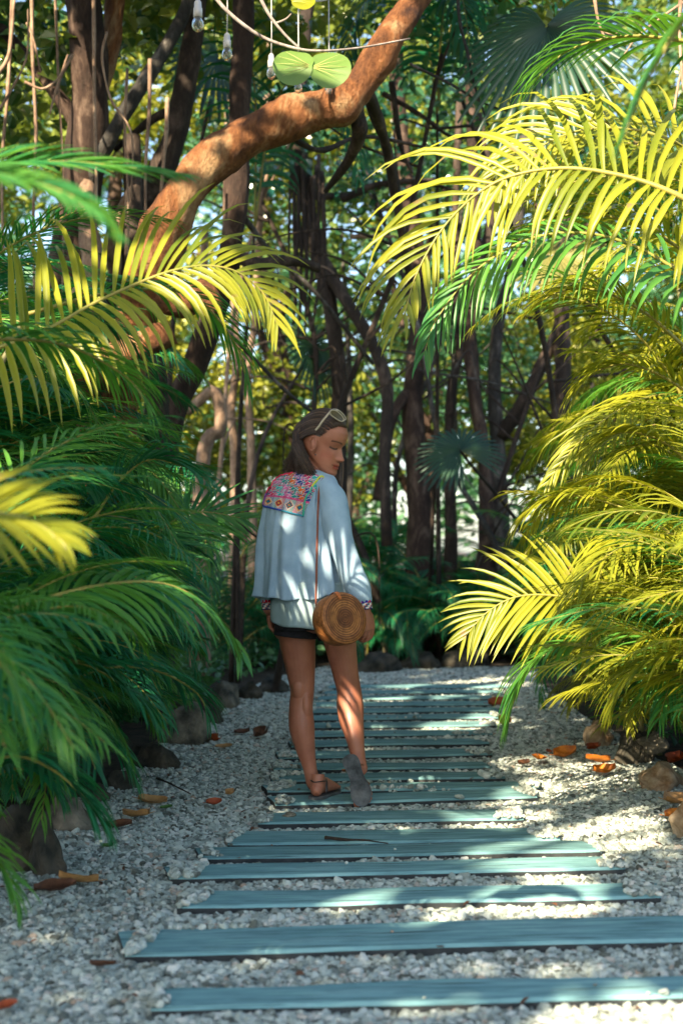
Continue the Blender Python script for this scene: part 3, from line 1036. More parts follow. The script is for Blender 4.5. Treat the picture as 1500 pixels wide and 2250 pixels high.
hero_palm('areca_palm', 'palm of the big golden arching frond in the upper right', (2.0, 5.0), [
    dict(path=[(1640, 520, 4.9), (1490, 430, 4.9), (1360, 385, 4.95), (1220, 370, 5.0), (1090, 400, 5.05), (990, 480, 5.1), (920, 590, 5.1), (885, 700, 5.1)], n_pairs=38, llen=0.50, lwid=0.028,
         up=(0.1, -0.88, 0.40), droop=0.8, a0=92, a1=22, vee=0.1, bare=0.04, r0=0.012, side_len=(0.75, 1.30), side_droop=(1.3, 1.15), tipcurl=2),
    dict(path=[(1660, 420, 5.4), (1520, 330, 5.4), (1390, 285, 5.4), (1260, 290, 5.4), (1150, 350, 5.4), (1075, 450, 5.4)], n_pairs=32, llen=0.44, lwid=0.030, up=(0.1, -0.8, 0.5), droop=0.9, a0=80, side_len=(0.8, 1.1), vee=0.1),
    dict(path=[(1640, 720, 5.3), (1480, 590, 5.3), (1330, 520, 5.3), (1180, 520, 5.3), (1050, 590, 5.3), (960, 700, 5.3), (930, 780, 5.3)], n_pairs=34, llen=0.40, lwid=0.028, up=(0.1, -0.6, 0.8), droop=1.0, a0=70, vee=0.1, mat='areca'),
    dict(path=[(1620, 640, 5.6), (1450, 520, 5.6), (1300, 470, 5.6), (1150, 500, 5.6), (1060, 580, 5.6)], n_pairs=30, llen=0.36, droop=0.8, mat='areca_lit'),
    dict(path=[(1640, 120, 5.0), (1500, 90, 5.0), (1370, 80, 5.0), (1250, 110, 5.0), (1170, 180, 5.0)], n_pairs=27, llen=0.40, droop=0.5, mat='areca', a0=55),
    dict(path=[(1560, -40, 3.0), (1490, 60, 3.0), (1420, 180, 3.0), (1360, 320, 3.0)], n_pairs=5, llen=0.18, lwid=0.03, droop=0.4, mat='areca', a0=25, split=True),
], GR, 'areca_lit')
hero_palm('areca_palm', 'palm of the sharp comb like yellow frond reaching left over the right path edge', (1.75, 6.6), [
    dict(path=[(1420, 1390, 5.9), (1340, 1345, 5.85), (1240, 1312, 5.8), (1140, 1310, 5.8), (1070, 1345, 5.8), (1020, 1400, 5.8)], n_pairs=27, llen=0.37, lwid=0.028, up=(0.15, -0.85, 0.45),
         droop=0.35, a0=70, a1=25, vee=0.1),
    dict(path=[(1480, 1180, 5.9), (1380, 1110, 5.9), (1270, 1085, 5.9), (1180, 1110, 5.9), (1125, 1170, 5.9)], n_pairs=32, llen=0.30, droop=0.7, a0=60),
    dict(path=[(1560, 1420, 5.3), (1420, 1330, 5.3), (1330, 1300, 5.3), (1240, 1340, 5.3)], n_pairs=32, llen=0.30, droop=0.8, a0=60),
    dict(path=[(1420, 1440, 5.6), (1310, 1410, 5.6), (1220, 1425, 5.6), (1150, 1490, 5.6), (1110, 1600, 5.6)], n_pairs=32, llen=0.34, droop=0.9, mat='areca', lwid=0.027),
    dict(path=[(1620, 1470, 4.9), (1500, 1440, 4.9), (1400, 1470, 4.9), (1340, 1560, 4.9)], n_pairs=32, llen=0.28, droop=0.7, a0=55),
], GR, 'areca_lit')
hero_palm('areca_palm', 'palm of the arching yellow fronds at the right edge level with the bulbs of gold', (2.0, 6.2), [
    dict(path=[(1500, 760, 6.0), (1420, 690, 6.0), (1320, 640, 6.0), (1230, 640, 6.0), (1150, 690, 6.0)], n_pairs=32, llen=0.30, droop=0.5, a0=65),
    dict(path=[(1560, 900, 6.0), (1460, 830, 6.0), (1370, 800, 6.0), (1290, 830, 6.0), (1250, 900, 6.0)], n_pairs=32, llen=0.30, droop=0.6, a0=60),
    dict(path=[(1560, 1080, 6.0), (1470, 980, 6.0), (1370, 950, 6.0), (1280, 990, 6.0)], n_pairs=32, llen=0.30, droop=0.6, a0=60),
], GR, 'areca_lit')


hero_palm('feather_palm', 'tall dark feather palm hanging its fronds right of the arch top', (0.9, 13.4), [
    dict(path=[(960, 250, 11.0), (970, 60, 10.6), (990, -60, 10.2), (1020, 20, 9.8), (1035, 160, 9.6)], n_pairs=30, llen=0.55, lwid=0.03, droop=1.3, mat='areca_deep', split=False, parent=None),
    dict(path=[(960, 250, 11.0), (1000, 20, 10.8), (1090, -90, 10.4), (1200, -40, 10.0), (1290, 60, 9.8)], n_pairs=30, llen=0.6, lwid=0.03, droop=1.3, mat='areca_deep', split=False, parent=None),
    dict(path=[(960, 250, 11.0), (930, 60, 10.8), (860, -40, 10.4), (780, 40, 10.2), (760, 150, 10.0)], n_pairs=30, llen=0.55, lwid=0.03, droop=1.2, mat='areca_deep', split=False, parent=None),
], None, 'areca_deep')
hero_palm('feather_palm', 'dark feather palm with grassy fronds behind the hanging bulbs', (-0.9, 11.2), [
    dict(path=[(560, 500, 10.8), (560, 200, 10.6), (520, 60, 10.2), (440, 60, 9.9), (380, 180, 9.8)], n_pairs=30, llen=0.55, lwid=0.03, droop=1.0, mat='areca_deep', split=False, parent=None),
    dict(path=[(560, 500, 10.8), (600, 240, 10.6), (680, 160, 10.4), (760, 260, 10.2), (790, 400, 10.0)], n_pairs=30, llen=0.5, lwid=0.03, droop=1.2, mat='areca_deep', split=False, parent=None),
], None, 'areca_deep')


# ------------------------------------------------------------------ fan palm leaves
def fan_palm(label, centre, face, R, mat, spin, base, droop=0.15):
    root = empty('fan_palm', (base[0], base[1], 0))
    tag(root, label, 'palm', 'fan palms')
    off = root.location
    st = MB()
    c = Vector(centre) - off
    st.tube(spline([(0, 0, -0.02), (c.x * 0.2, c.y * 0.2, c.z * 0.6), c], 14), list(np.linspace(0.03, 0.012, 14)), 7)
    st.obj('stem', M['bark_dark'], root)
    f = Vector(face).normalized()
    a = f.cross(Vector((0, 0, 1))).normalized()
    b = a.cross(f).normalized()
    mb = MB()
    n = 34
    for i in range(n):
        th = spin + rad(-150 + 300 * i / (n - 1))
        dth = rad(300 / n) * 0.5
        L = R * (1 - 0.12 * abs(i / (n - 1) - 0.5) * 2) * random.uniform(0.93, 1.04)
        def pt(r, t, h):
            return c + (a * math.sin(t) + b * math.cos(t)) * r + f * h + Vector((0, 0, -droop * r * r / R))
        vs, fs = [], []
        rs = [0.02, 0.3, 0.6, 0.8, 0.95]
        wd = [1, 1, 0.9, 0.5, 0.16]
        for r, w in zip(rs, wd):
            vs += [pt(r * L, th - dth * w, 0), pt(r * L, th, 0.02 * R), pt(r * L, th + dth * w, 0)]
        for k in range(4):
            q = k * 3
            fs += [(q, q + 3, q + 4, q + 1), (q + 1, q + 4, q + 5, q + 2)]
        mb.add(vs, fs)
    mb.obj('fan_leaf', M[mat], root)


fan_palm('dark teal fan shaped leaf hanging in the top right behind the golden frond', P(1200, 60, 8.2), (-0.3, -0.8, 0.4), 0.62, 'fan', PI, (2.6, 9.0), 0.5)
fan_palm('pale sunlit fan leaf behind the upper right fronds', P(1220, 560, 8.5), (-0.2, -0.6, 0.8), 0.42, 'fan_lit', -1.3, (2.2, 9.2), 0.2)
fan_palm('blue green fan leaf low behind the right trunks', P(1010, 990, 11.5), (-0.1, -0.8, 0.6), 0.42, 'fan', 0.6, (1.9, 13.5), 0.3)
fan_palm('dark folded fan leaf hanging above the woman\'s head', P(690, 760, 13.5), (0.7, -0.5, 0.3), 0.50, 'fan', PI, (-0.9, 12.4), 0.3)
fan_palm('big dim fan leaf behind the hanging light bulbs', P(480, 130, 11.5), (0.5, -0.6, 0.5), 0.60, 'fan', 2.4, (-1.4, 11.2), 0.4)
# ------------------------------------------------------------------ trees
def leaf_cloud(centres, n_per, spread, size, rs, up_bias=0.6, aspect=0.62):
    """folded leaves scattered in clumps; returns V, F (2 quads... triangles) arrays"""
    cs = np.repeat(np.array(centres, float), n_per, axis=0)
    N = len(cs)
    dirs = rs.normal(size=(N, 3)); dirs /= np.linalg.norm(dirs, axis=1)[:, None]
    r = rs.rand(N, 1) ** 0.45
    pos = cs + dirs * r * np.array(spread)
    return leaves_at(pos, size, rs, up_bias, aspect)


def leaves_at(pos, size, rs, up_bias=0.6, aspect=0.62):
    N = len(pos)
    nrm = rs.normal(size=(N, 3)); nrm[:, 2] = np.abs(nrm[:, 2]) + up_bias
    nrm /= np.linalg.norm(nrm, axis=1)[:, None]
    t = rs.normal(size=(N, 3)); t[:, 2] -= 0.35
    t -= nrm * (t * nrm).sum(1)[:, None]
    t /= np.linalg.norm(t, axis=1)[:, None]
    b = np.cross(nrm, t)
    L = size * (0.6 + 0.7 * rs.rand(N, 1))
    W = L * aspect * 0.5
    base = pos - t * L * 0.5
    tip = pos + t * L * 0.5 - nrm * L * 0.12
    m1, m2 = pos - t * L * 0.15, pos + t * L * 0.22
    l1 = m1 + b * W * 0.95 + nrm * W * 0.3; r1 = m1 - b * W * 0.95 + nrm * W * 0.3
    l2 = m2 + b * W * 0.85 + nrm * W * 0.2; r2 = m2 - b * W * 0.85 + nrm * W * 0.2
    V = np.stack([base, l1, l2, tip, r2, r1], 1).reshape(-1, 3)
    o = (np.arange(N) * 6)[:, None]
    F = np.concatenate([o + np.array([[0, 3, 2, 1]]), o + np.array([[0, 5, 4, 3]])], 0)
    return V, F


def tube_noise(pts, r0, r1, n=40, sides=12, wob=0.12, seed=0, flare=0.0, bulge=()):
    pts = [Vector(p) for p in spline(pts, n)]
    mb = MB()
    rr = []
    for i in range(n):
        t = i / (n - 1)
        r = r0 + (r1 - r0) * t
        r *= 1 + wob * mnoise.noise(Vector((t * 9, seed, 0))) + flare * math.exp(-t * 12)
        for (bt, ba, bw) in bulge:
            r *= 1 + ba * math.exp(-((t - bt) / bw) ** 2)
        rr.append(r)
    mb.tube(pts, rr, sides)
    # lumpy surface
    vs = []
    for k, v in enumerate(mb.v):
        i = min(n - 1, k // sides)
        c = pts[i]
        d = Vector(v) - c
        q = Vector(v) * (0.35 / max(r0, 0.02))
        f = 1 + wob * 1.1 * mnoise.noise(q + Vector((seed, 0, 0))) + wob * 0.6 * mnoise.noise(q * 3 + Vector((0, seed, 0))) + wob * 0.3 * mnoise.noise(q * 8)
        vs.append(tuple(c + d * f))
    mb.v = vs
    return mb, pts


def tree(label, trunk, r0, r1, bark, limbs=(), crown=(), seed=0, name='tree', group='trees behind the palms', cat='tree', flare=0.6, wob=0.14, roots=(), bulge=(), n=44, push=1.0):
    """trunk/limbs: world points; crown: list of (centre, spread, n clumps, leaf size, material)"""
    rs = np.random.RandomState(seed + 100)
    if push != 1.0:
        cc = Vector((0, 0, CAM_H))
        f = lambda p: cc + (Vector(p) - cc) * push
        trunk = [f(p) for p in trunk]; trunk[0].z = -0.05
        limbs = [([f(p) for p in l[0]], l[1] * push, l[2] * push) + tuple(l[3:]) for l in limbs]
        roots = [([f(p) for p in l[0]], l[1] * push) + tuple(l[2:]) for l in roots]
        crown = [(Vector((c[0][0] * push, c[0][1] * push, c[0][2] * push ** .5)),) + tuple(c[1:]) for c in crown]
        r0 *= push; r1 *= push
    t0 = Vector(trunk[0])
    root = empty(name, (t0.x, t0.y, 0))
    off = root.location.copy()
    tag(root, label, cat, group)
    mb, _ = tube_noise([Vector(p) - off for p in trunk], r0, r1, n, 24 if n > 100 else 12, wob, seed, flare, bulge)
    mb.obj('trunk', M[bark], root)
    for i, l in enumerate(limbs):
        pts, a, b = l[:3]
        mb, _ = tube_noise([Vector(p) - off for p in pts], a, b, 26, 8, wob, seed + i)
        mb.obj('limb', M[l[3] if len(l) > 3 else bark], root)
    for i, l in enumerate(roots):
        pts, a = l[:2]
        mb, _ = tube_noise([Vector(p) - off for p in pts], a, a * 0.6, 22, 6, 0.2, seed + i)
        mb.obj('aerial_root', M[l[2] if len(l) > 2 else 'root'], root)
    for (c, sp, nc, size, mt) in crown:
        c = np.array(Vector(c) - off)
        d = rs.normal(size=(nc, 3)); d /= np.linalg.norm(d, axis=1)[:, None]
        cc = c + d * (rs.rand(nc, 1) ** 0.4) * np.array(sp)
        V, F = leaf_cloud(cc, 34, (0.38, 0.38, 0.30), size, rs)
        link('crown', np_mesh('crown', V, F, M[mt], False), root)
    return root


def PG(px, Y, z=0.0):
    return Vector(((px - 750) / FPX * Y, Y, z))


# leaning orange trunk that arches over the path
A = 7.6
tree('thick orange barked trunk arching from lower left over the path to the top', [
    PG(150, 8.0, -0.05), P(230, 1000, 7.9), P(285, 760, 7.8), P(330, 590, 7.7), P(385, 465, A), P(455, 365, A), P(560, 290, A), P(650, 255, A), P(745, 232, A), P(800, 175, A), P(850, 95, A), P(905, 10, 7.7), P(960, -90, 7.8), P(1000, -260, 8.0)],
    0.135, 0.066, 'bark_orange',
    limbs=[([P(775, 225, A), P(790, 290, 7.7), P(760, 360, 7.9), P(715, 420, 8.1)], 0.05, 0.015, 'bark_dark'),
           ([P(800, 180, A), P(850, 330, 8.2), P(880, 500, 8.5), P(905, 640, 8.8)], 0.04, 0.02, 'bark_dark'),
           ([P(600, 275, A), P(700, 330, 8.0), P(800, 300, 8.4), P(960, 330, 8.8)], 0.02, 0.008, 'bark_dark'),
           ([P(320, 620, 7.7), P(390, 660, 7.6), P(450, 650, 7.5), P(470, 690, 7.5)], 0.12, 0.05),
           ([P(240, 900, 7.9), P(200, 840, 7.7), P(270, 780, 7.6), P(380, 730, 7.6)], 0.13, 0.07)],
    crown=[((0.8, 8.4, 5.2), (1.6, 1.2, 0.8), 40, 0.14, 'broad')],
    seed=1, wob=0.22, flare=0.5, bulge=((0.62, 0.30, 0.025), (0.70, -0.10, 0.03), (0.52, 0.14, 0.03), (0.40, 0.10, 0.02)), n=150)

# trunks beyond
tree('gnarled brown trunk with pale patches and hanging roots in the top left corner', [
    PG(60, 9.5, -0.05), P(100, 900, 9.4), P(150, 600, 9.3), P(190, 330, 9.2), P(200, 150, 9.1), P(175, -60, 9.0), P(150, -300, 9.0)], 0.15, 0.11, 'bark_brown',
    limbs=[([P(190, 420, 9.2), P(250, 290, 9.0), P(330, 160, 9.0), P(400, 40, 9.1), P(440, -80, 9.1)], 0.05, 0.04, 'bark_grey'),
           ([P(185, 300, 9.2), P(120, 200, 9.2), P(20, 80, 9.3), P(-60, 0, 9.3)], 0.05, 0.03),
           ([P(190, 250, 9.2), P(240, 120, 9.2), P(260, -80, 9.2)], 0.07, 0.06, 'bark_orange'),
           ([P(150, 700, 9.3), P(200, 600, 9.0), P(190, 470, 9.1), P(195, 350, 9.2)], 0.08, 0.05, 'root')],
    roots=[([P(30, -60, 8.6), P(25, 60, 8.6), P(18, 200, 8.6), P(5, 380, 8.6), P(12, 700, 8.6)], 0.014), ([P(70, -60, 8.5), P(72, 120, 8.5), P(80, 300, 8.5), P(74, 480, 8.5), P(80, 800, 8.5)], 0.013),
           ([P(205, -60, 8.4), P(207, 80, 8.4), P(208, 240, 8.4), P(212, 420, 8.4), P(205, 700, 8.4)], 0.013), ([P(330, 130, 8.4), P(328, 250, 8.4), P(320, 380, 8.4), P(322, 600, 8.4)], 0.013),
           ([P(368, 215, 8.4), P(365, 300, 8.4), P(355, 420, 8.4), P(350, 620, 8.4)], 0.014), ([P(55, 180, 8.4), P(95, 195, 8.4), P(130, 170, 8.4), P(150, 120, 8.4)], 0.010),
           ([P(235, 70, 8.4), P(225, 130, 8.4), P(245, 220, 8.4), P(290, 300, 8.4), P(285, 480, 8.4)], 0.009), ([P(60, 50, 8.4), P(75, 90, 8.4), P(90, 160, 8.4)], 0.009),
           ([P(-10, 170, 8.4), P(20, 120, 8.4), P(32, 0, 8.4)], 0.014), ([P(160, 120, 8.3), P(130, 180, 8.3), P(110, 250, 8.3)], 0.010),
           ([P(280, 150, 8.6), P(275, 300, 8.6), P(282, 460, 8.6), P(278, 800, 8.6)], 0.009), ([P(120, -60, 8.7), P(130, 200, 8.7), P(140, 420, 8.7), P(135, 800, 8.7)], 0.009),
           ([P(0, 240, 8.2), P(30, 190, 8.2), P(60, 120, 8.2), P(62, 20, 8.2)], 0.008)],
    crown=[((-2.3, 9.8, 4.6), (1.1, 0.9, 0.8), 26, 0.13, 'broad')], seed=2)
tree('dark leaning trunk left of the bulbs with sunlit lower half', [
    PG(240, 9.8, -0.05), P(250, 900, 9.7), P(262, 640, 9.6), P(310, 470, 9.5), P(375, 330, 9.4), P(400, 220, 9.4), P(425, 80, 9.4), P(440, -100, 9.4)], 0.11, 0.065, 'bark_dark',
    limbs=[([P(262, 640, 9.6), P(250, 520, 9.4), P(300, 400, 9.3)], 0.06, 0.04, 'root'), ([P(400, 240, 9.4), P(340, 260, 9.4), P(250, 330, 9.4)], 0.04, 0.02, 'bark_dark')],
    crown=[((-0.9, 10.4, 5.3), (1.0, 0.9, 0.6), 22, 0.13, 'broad')], seed=3)
tree('straight dark trunk behind the hanging bulbs, pale where the arch crosses it', [
    PG(300, 9.6, -0.05), P(360, 1000, 9.5), P(430, 800, 9.4), P(492, 620, 9.2), P(512, 500, 9.0), P(520, 380, 9.0), P(528, 200, 9.0), P(535, 60, 9.0), P(535, -200, 9.0)], 0.085, 0.065, 'bark_brown',
    limbs=[([P(515, 560, 9.0), P(570, 580, 9.0), P(640, 572, 9.1), P(700, 590, 9.2)], 0.045, 0.03, 'bark_dark'), ([P(530, 470, 9.6), P(600, 560, 9.8), P(690, 640, 10.0), P(820, 800, 10.2)], 0.02, 0.014, 'bark_grey'),
           ([P(470, 700, 9.3), P(560, 790, 9.4), P(640, 870, 9.5), P(760, 960, 9.8)], 0.016, 0.01, 'bark_grey')],
    crown=[((-0.7, 9.6, 5.6), (1.0, 0.9, 0.6), 22, 0.13, 'broad')], seed=4)
tree('dark trunk with a thick skirt of hanging black roots above the woman', [
    PG(745, 10.6, -0.05), P(740, 1000, 10.6), P(745, 850, 10.5), P(730, 700, 10.4), P(700, 560, 10.4), P(670, 420, 10.3), P(655, 300, 10.2), P(665, 120, 10.2), P(690, -150, 10.2)], 0.062, 0.05, 'bark_dark',
    roots=[([P(640 + i * 6, 330 + (i * 37) % 60, 9.9 + 0.03 * (i % 4)), P(636 + i * 6 + (i * 13) % 9, 460, 9.9), P(635 + i * 6 + (i * 7) % 13, 560 + (i * 53) % 60, 9.9), P(640 + i * 5, 640 + (i * 71) % 110, 9.9)], 0.012 + 0.004 * (i % 3), 'bark_dark') for i in range(12)],
    limbs=[([P(700, 560, 10.4), P(760, 660, 10.3), P(820, 760, 10.3), P(850, 860, 10.3), P(845, 1000, 10.3), P(850, 1200, 10.3)], 0.052, 0.045),
           ([P(670, 430, 10.3), P(760, 430, 10.4), P(850, 405, 10.5), P(960, 395, 10.6)], 0.03, 0.02)],
    crown=[((-0.2, 10.8, 5.9), (1.1, 0.9, 0.6), 26, 0.13, 'broad')], seed=5, push=1.28)
tree('thick brown trunk right of the woman\'s head forking into two', [
    PG(925, 11.2, -0.05), P(922, 1180, 11.2), P(915, 1050, 11.2), P(905, 900, 11.2), P(915, 780, 11.2), P(920, 640, 11.3), P(905, 480, 11.3), P(880, 300, 11.3), P(870, 100, 11.3), P(880, -100, 11.3)], 0.10, 0.05, 'bark_brown',
    limbs=[([P(915, 790, 11.2), P(960, 720, 11.1), P(1010, 660, 11.0), P(1060, 560, 11.0), P(1080, 440, 11.0), P(1050, 250, 11)], 0.06, 0.035, 'bark_dark'),
           ([P(905, 850, 11.2), P(860, 920, 11.1), P(838, 1040, 11.0), P(828, 1100, 11.0)], 0.05, 0.035)],
    crown=[((0.7, 11.6, 6.2), (1.3, 1.0, 0.6), 30, 0.13, 'broad')], seed=6, push=1.24)
tree('slim trunk with orange bark patch right of the forked brown trunk', [
    PG(1075, 10.8, -0.05), P(1068, 1100, 10.8), P(1060, 980, 10.8), P(1040, 860, 10.8), P(1030, 740, 10.8), P(1045, 600, 10.8), P(1040, 400, 10.8), P(1030, 100, 10.8)], 0.055, 0.035, 'bark_brown',
    crown=[((1.3, 11.2, 6.0), (1.0, 0.9, 0.6), 20, 0.13, 'broad')], seed=7, push=1.25)
tree('thin dark trunk between the brown fork and the slim orange one', [
    PG(985, 12.2, -0.05), P(990, 1150, 12.2), P(985, 1000, 12.2), P(992, 850, 12.2), P(1010, 750, 12.2), P(1000, 500, 12.3), P(1010, 200, 12.3)], 0.055, 0.03, 'bark_dark',
    crown=[((1.0, 12.6, 6.4), (1.0, 0.9, 0.6), 18, 0.13, 'broad')], seed=8, push=1.14)
tree('dark upright trunk at mid right behind the hanging yellow leaflets', [
    PG(1225, 10.5, -0.05), P(1228, 950, 10.5), P(1235, 800, 10.5), P(1232, 660, 10.5), P(1240, 480, 10.5), P(1235, 200, 10.5)], 0.07, 0.05, 'bark_dark',
    limbs=[([P(1100, 960, 10.7), P(1150, 880, 10.6), P(1195, 790, 10.6), P(1240, 700, 10.5)], 0.06, 0.045)],
    crown=[((1.9, 10.9, 5.6), (1.0, 0.9, 0.6), 20, 0.13, 'broad')], seed=9, push=1.31)
tree('grey slanting trunk in the dim gap left of the dark upright one', [
    PG(1120, 11.6, -0.05), P(1090, 950, 11.6), P(1085, 850, 11.6), P(1095, 700, 11.6), P(1130, 560, 11.6), P(1150, 300, 11.6)], 0.06, 0.045, 'bark_grey',
    limbs=[([P(1060, 1000, 11.5), P(1050, 880, 11.5), P(1035, 700, 11.5)], 0.035, 0.03, 'bark_dark')],
    crown=[((1.5, 12, 5.9), (1.0, 0.9, 0.6), 18, 0.13, 'broad')], seed=10, push=1.21)
tree('pale slender trunk left of the woman, nearer of the pair', [
    PG(512, 12.5, -0.05), P(516, 1030, 12.5), P(508, 900, 12.5), P(520, 780, 12.5), P(505, 500, 12.6), P(500, 200, 12.6)], 0.042, 0.03, 'root',
    crown=[((-1.2, 12.9, 6.0), (0.9, 0.9, 0.6), 16, 0.13, 'broad')], seed=11, push=1.11)
tree('pale slender trunk closest to the woman\'s hair, with knots', [
    PG(560, 12.0, -0.05), P(552, 1000, 12.0), P(548, 920, 12.0), P(545, 800, 12.0), P(560, 700, 12.0), P(575, 400, 12.0), P(600, 0, 12.0)], 0.036, 0.026, 'root',
    crown=[((-0.8, 12.6, 6.2), (0.9, 0.9, 0.6), 16, 0.13, 'broad')], seed=12, push=1.14)
tree('crooked tan trunk left of the slender pair', [
    PG(440, 11.5, -0.05), P(445, 1020, 11.5), P(485, 940, 11.5), P(470, 860, 11.5), P(410, 900, 11.5), P(425, 820, 11.5), P(445, 740, 11.5), P(450, 500, 11.5)], 0.06, 0.03, 'root',
    crown=[((-1.5, 11.9, 5.8), (0.9, 0.9, 0.6), 16, 0.13, 'broad')], seed=13)
tree('dark trunk in the left shade below the arch foot', [
    PG(340, 9.0, -0.05), P(345, 1050, 9.0), P(345, 950, 9.0), P(342, 860, 9.0), P(335, 780, 9.0), P(300, 600, 9.2), P(290, 300, 9.3)], 0.09, 0.06, 'bark_dark',
    crown=[((-1.4, 9.6, 5.2), (0.9, 0.9, 0.6), 16, 0.13, 'broad')], seed=14)

# bush and far trees with full crowns; they close the view and let the sky through in specks
FAR = [
    # x, y, height of the trunk, crown centres relative (dx, dy, z), spread, clumps, leaf, mat, label
    (-5.5, 15, [(-5.0, 15, 2.6, 1.9, 1.4, 1.9, 60), (-4.2, 15, 5.6, 1.8, 1.4, 1.2, 48)], 'broad', 'leafy tree filling the far left behind the hanging roots'),
    (-2.6, 17, [(-2.6, 17, 3.0, 1.6, 1.3, 1.6, 50), (-2.4, 17, 6.4, 1.7, 1.2, 1.3, 46)], 'broad_warm', 'warm coloured leafy tree left of the straight trunk'),
    (-0.9, 19, [(-0.9, 19, 2.4, 1.4, 1.3, 1.3, 46), (-0.4, 19, 6.6, 1.6, 1.2, 1.7, 50)], 'broad_warm', 'golden leafy tree behind the woman\'s head'),
    (1.0, 20, [(1.0, 20, 3.5, 1.7, 1.2, 1.4, 44), (1.2, 20, 7.2, 1.6, 1.2, 1.4, 40)], 'broad', 'leafy tree seen between the black roots and the fork'),
    (3.2, 18, [(3.0, 18, 3.0, 1.5, 1.3, 1.6, 46), (3.0, 18, 6.0, 1.6, 1.2, 1.3, 46)], 'broad_warm', 'warm leafy tree behind the right trunks'),
    (5.8, 17, [(5.6, 17, 3.4, 2.0, 1.5, 2.2, 66), (5.2, 17, 6.2, 1.8, 1.4, 1.4, 50)], 'broad', 'leafy tree at the far right edge'),
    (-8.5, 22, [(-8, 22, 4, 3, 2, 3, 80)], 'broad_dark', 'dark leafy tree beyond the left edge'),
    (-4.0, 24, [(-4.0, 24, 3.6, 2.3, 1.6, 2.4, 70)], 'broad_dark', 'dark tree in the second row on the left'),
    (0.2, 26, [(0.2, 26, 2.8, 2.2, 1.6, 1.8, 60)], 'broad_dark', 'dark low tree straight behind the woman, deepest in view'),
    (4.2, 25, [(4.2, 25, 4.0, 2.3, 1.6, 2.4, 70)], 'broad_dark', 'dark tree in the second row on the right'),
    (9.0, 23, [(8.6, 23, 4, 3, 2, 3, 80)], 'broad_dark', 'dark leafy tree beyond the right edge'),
]
for i, (x, y, cr, mt, lab) in enumerate(FAR):
    top = cr[-1][2]
    tree(lab, [(x, y, -0.05), (x + 0.2, y, top * 0.4), (x - 0.1, y, top * 0.75), (x, y, top)], 0.16, 0.06, 'bark_brown',
         limbs=[([(x, y, c[2] * 0.6), (x + (c[0] - x) * 0.6 + 0.3, y, c[2] * 0.85), (c[0] + 0.6, y, c[2] + 0.5)], 0.07, 0.03) for c in cr] +
               [([(x, y, c[2] * 0.5), (x - 0.5, y, c[2] * 0.8), (c[0] - 0.9, y, c[2] + 0.2)], 0.06, 0.02) for c in cr],
         crown=[((c[0], c[1], c[2]), (c[3], c[4], c[5]), int(c[6] * 2.6), 0.115, mt) for c in cr], seed=40 + i, group='leafy trees closing the view')

for i, (x, y, cr, mt, lab) in enumerate([
    (-1.9, 14.6, [(-1.8, 14.6, 3.4, 0.9, 0.7, 1.1, 34)], 'broad_warm', 'young golden leafed tree between the left trunks'),
    (0.0, 15.6, [(0.0, 15.6, 4.6, 1.0, 0.8, 1.3, 44)], 'broad', 'young green tree above the woman, behind the black roots'),
    (1.2, 16.4, [(1.3, 16.4, 3.2, 0.9, 0.8, 0.9, 30), (1.0, 16.4, 5.6, 1.1, .8, 1.0, 40)], 'broad_dark', 'blue green young tree right of the black roots'),
    (2.6, 14.8, [(2.5, 14.8, 2.8, 0.9, 0.7, 0.9, 30)], 'broad_warm', 'golden young tree showing between the right trunks')]):
    top = cr[-1][2]
    tree(lab, [(x, y, -0.05), (x + 0.1, y, top * 0.5), (x, y, top)], 0.05, 0.02, 'bark_grey', crown=[((c[0], c[1], c[2]), (c[3], c[4], c[5]), c[6], 0.10, mt) for c in cr], seed=80 + i, group='young trees in the wood')

# thin leaning saplings and their twigs, tangled between the trunks
def sapling(label, px, py, Y, lean, seed, r=0.03, bark='bark_dark'):
    rnd = random.Random(seed)
    base = Vector(((px - 750) / FPX * Y, Y, -0.05))
    top = base + Vector((lean, rnd.uniform(-.5, .5), 4.6))
    pts = [base] + [base.lerp(top, t) + Vector((rnd.uniform(-.18, .18), rnd.uniform(-.1, .1), 0)) for t in (0.22, 0.45, 0.7)] + [top]
    sp = spline([tuple(q) for q in pts], 30)
    limbs = []
    for k in range(11):
        a = Vector(sp[rnd.randrange(7, 29)])
        d = Vector((rnd.choice((-1, 1)) * rnd.uniform(.3, 1.1), rnd.uniform(-.5, .5), rnd.uniform(-0.3, 0.9)))
        L_ = rnd.uniform(0.5, 1.5)
        limbs.append(([a, a + d * L_ * .4 + Vector((0, 0, .06)), a + d * L_ * .8 + Vector((0, 0, rnd.uniform(-.2, .25))), a + d * L_ + Vector((rnd.uniform(-.2, .2), 0, rnd.uniform(-.5, .2)))], r * 0.38, r * 0.12))
    tree(label, pts, r, r * 0.5, bark, limbs=limbs, crown=[((top.x, top.y, top.z + .3), (.6, .5, .5), 10, 0.10, 'broad_dark')], seed=seed, name='sapling', group='saplings tangled in the wood', cat='tree', flare=0.2)


for q in (('dark sapling leaning right between the bulbs and the black roots', 600, 0, 10.4, 1.2, 201, 0.030, 'bark_dark'),
          ('dark sapling leaning left behind the woman\'s head', 860, 0, 13.2, -1.3, 202, 0.040, 'bark_dark'),
          ('grey sapling crossing behind the slim trunks on the right', 1150, 0, 13.4, -1.5, 203, 0.035, 'bark_grey'),
          ('crooked sapling with bare twigs right of the forked trunk', 1020, 0, 13.6, 1.3, 204, 0.035, 'bark_dark'),
          ('thin tan sapling left of the pale slender pair', 400, 0, 12.8, 0.8, 205, 0.028, 'root'),
          ('dark sapling in the far right tangle', 1330, 0, 11.5, -1.2, 206, 0.035, 'bark_dark'),
          ('grey twiggy sapling behind the pinkish stub', 800, 0, 14.5, 1.0, 207, 0.035, 'bark_grey')):
    sapling(*q)

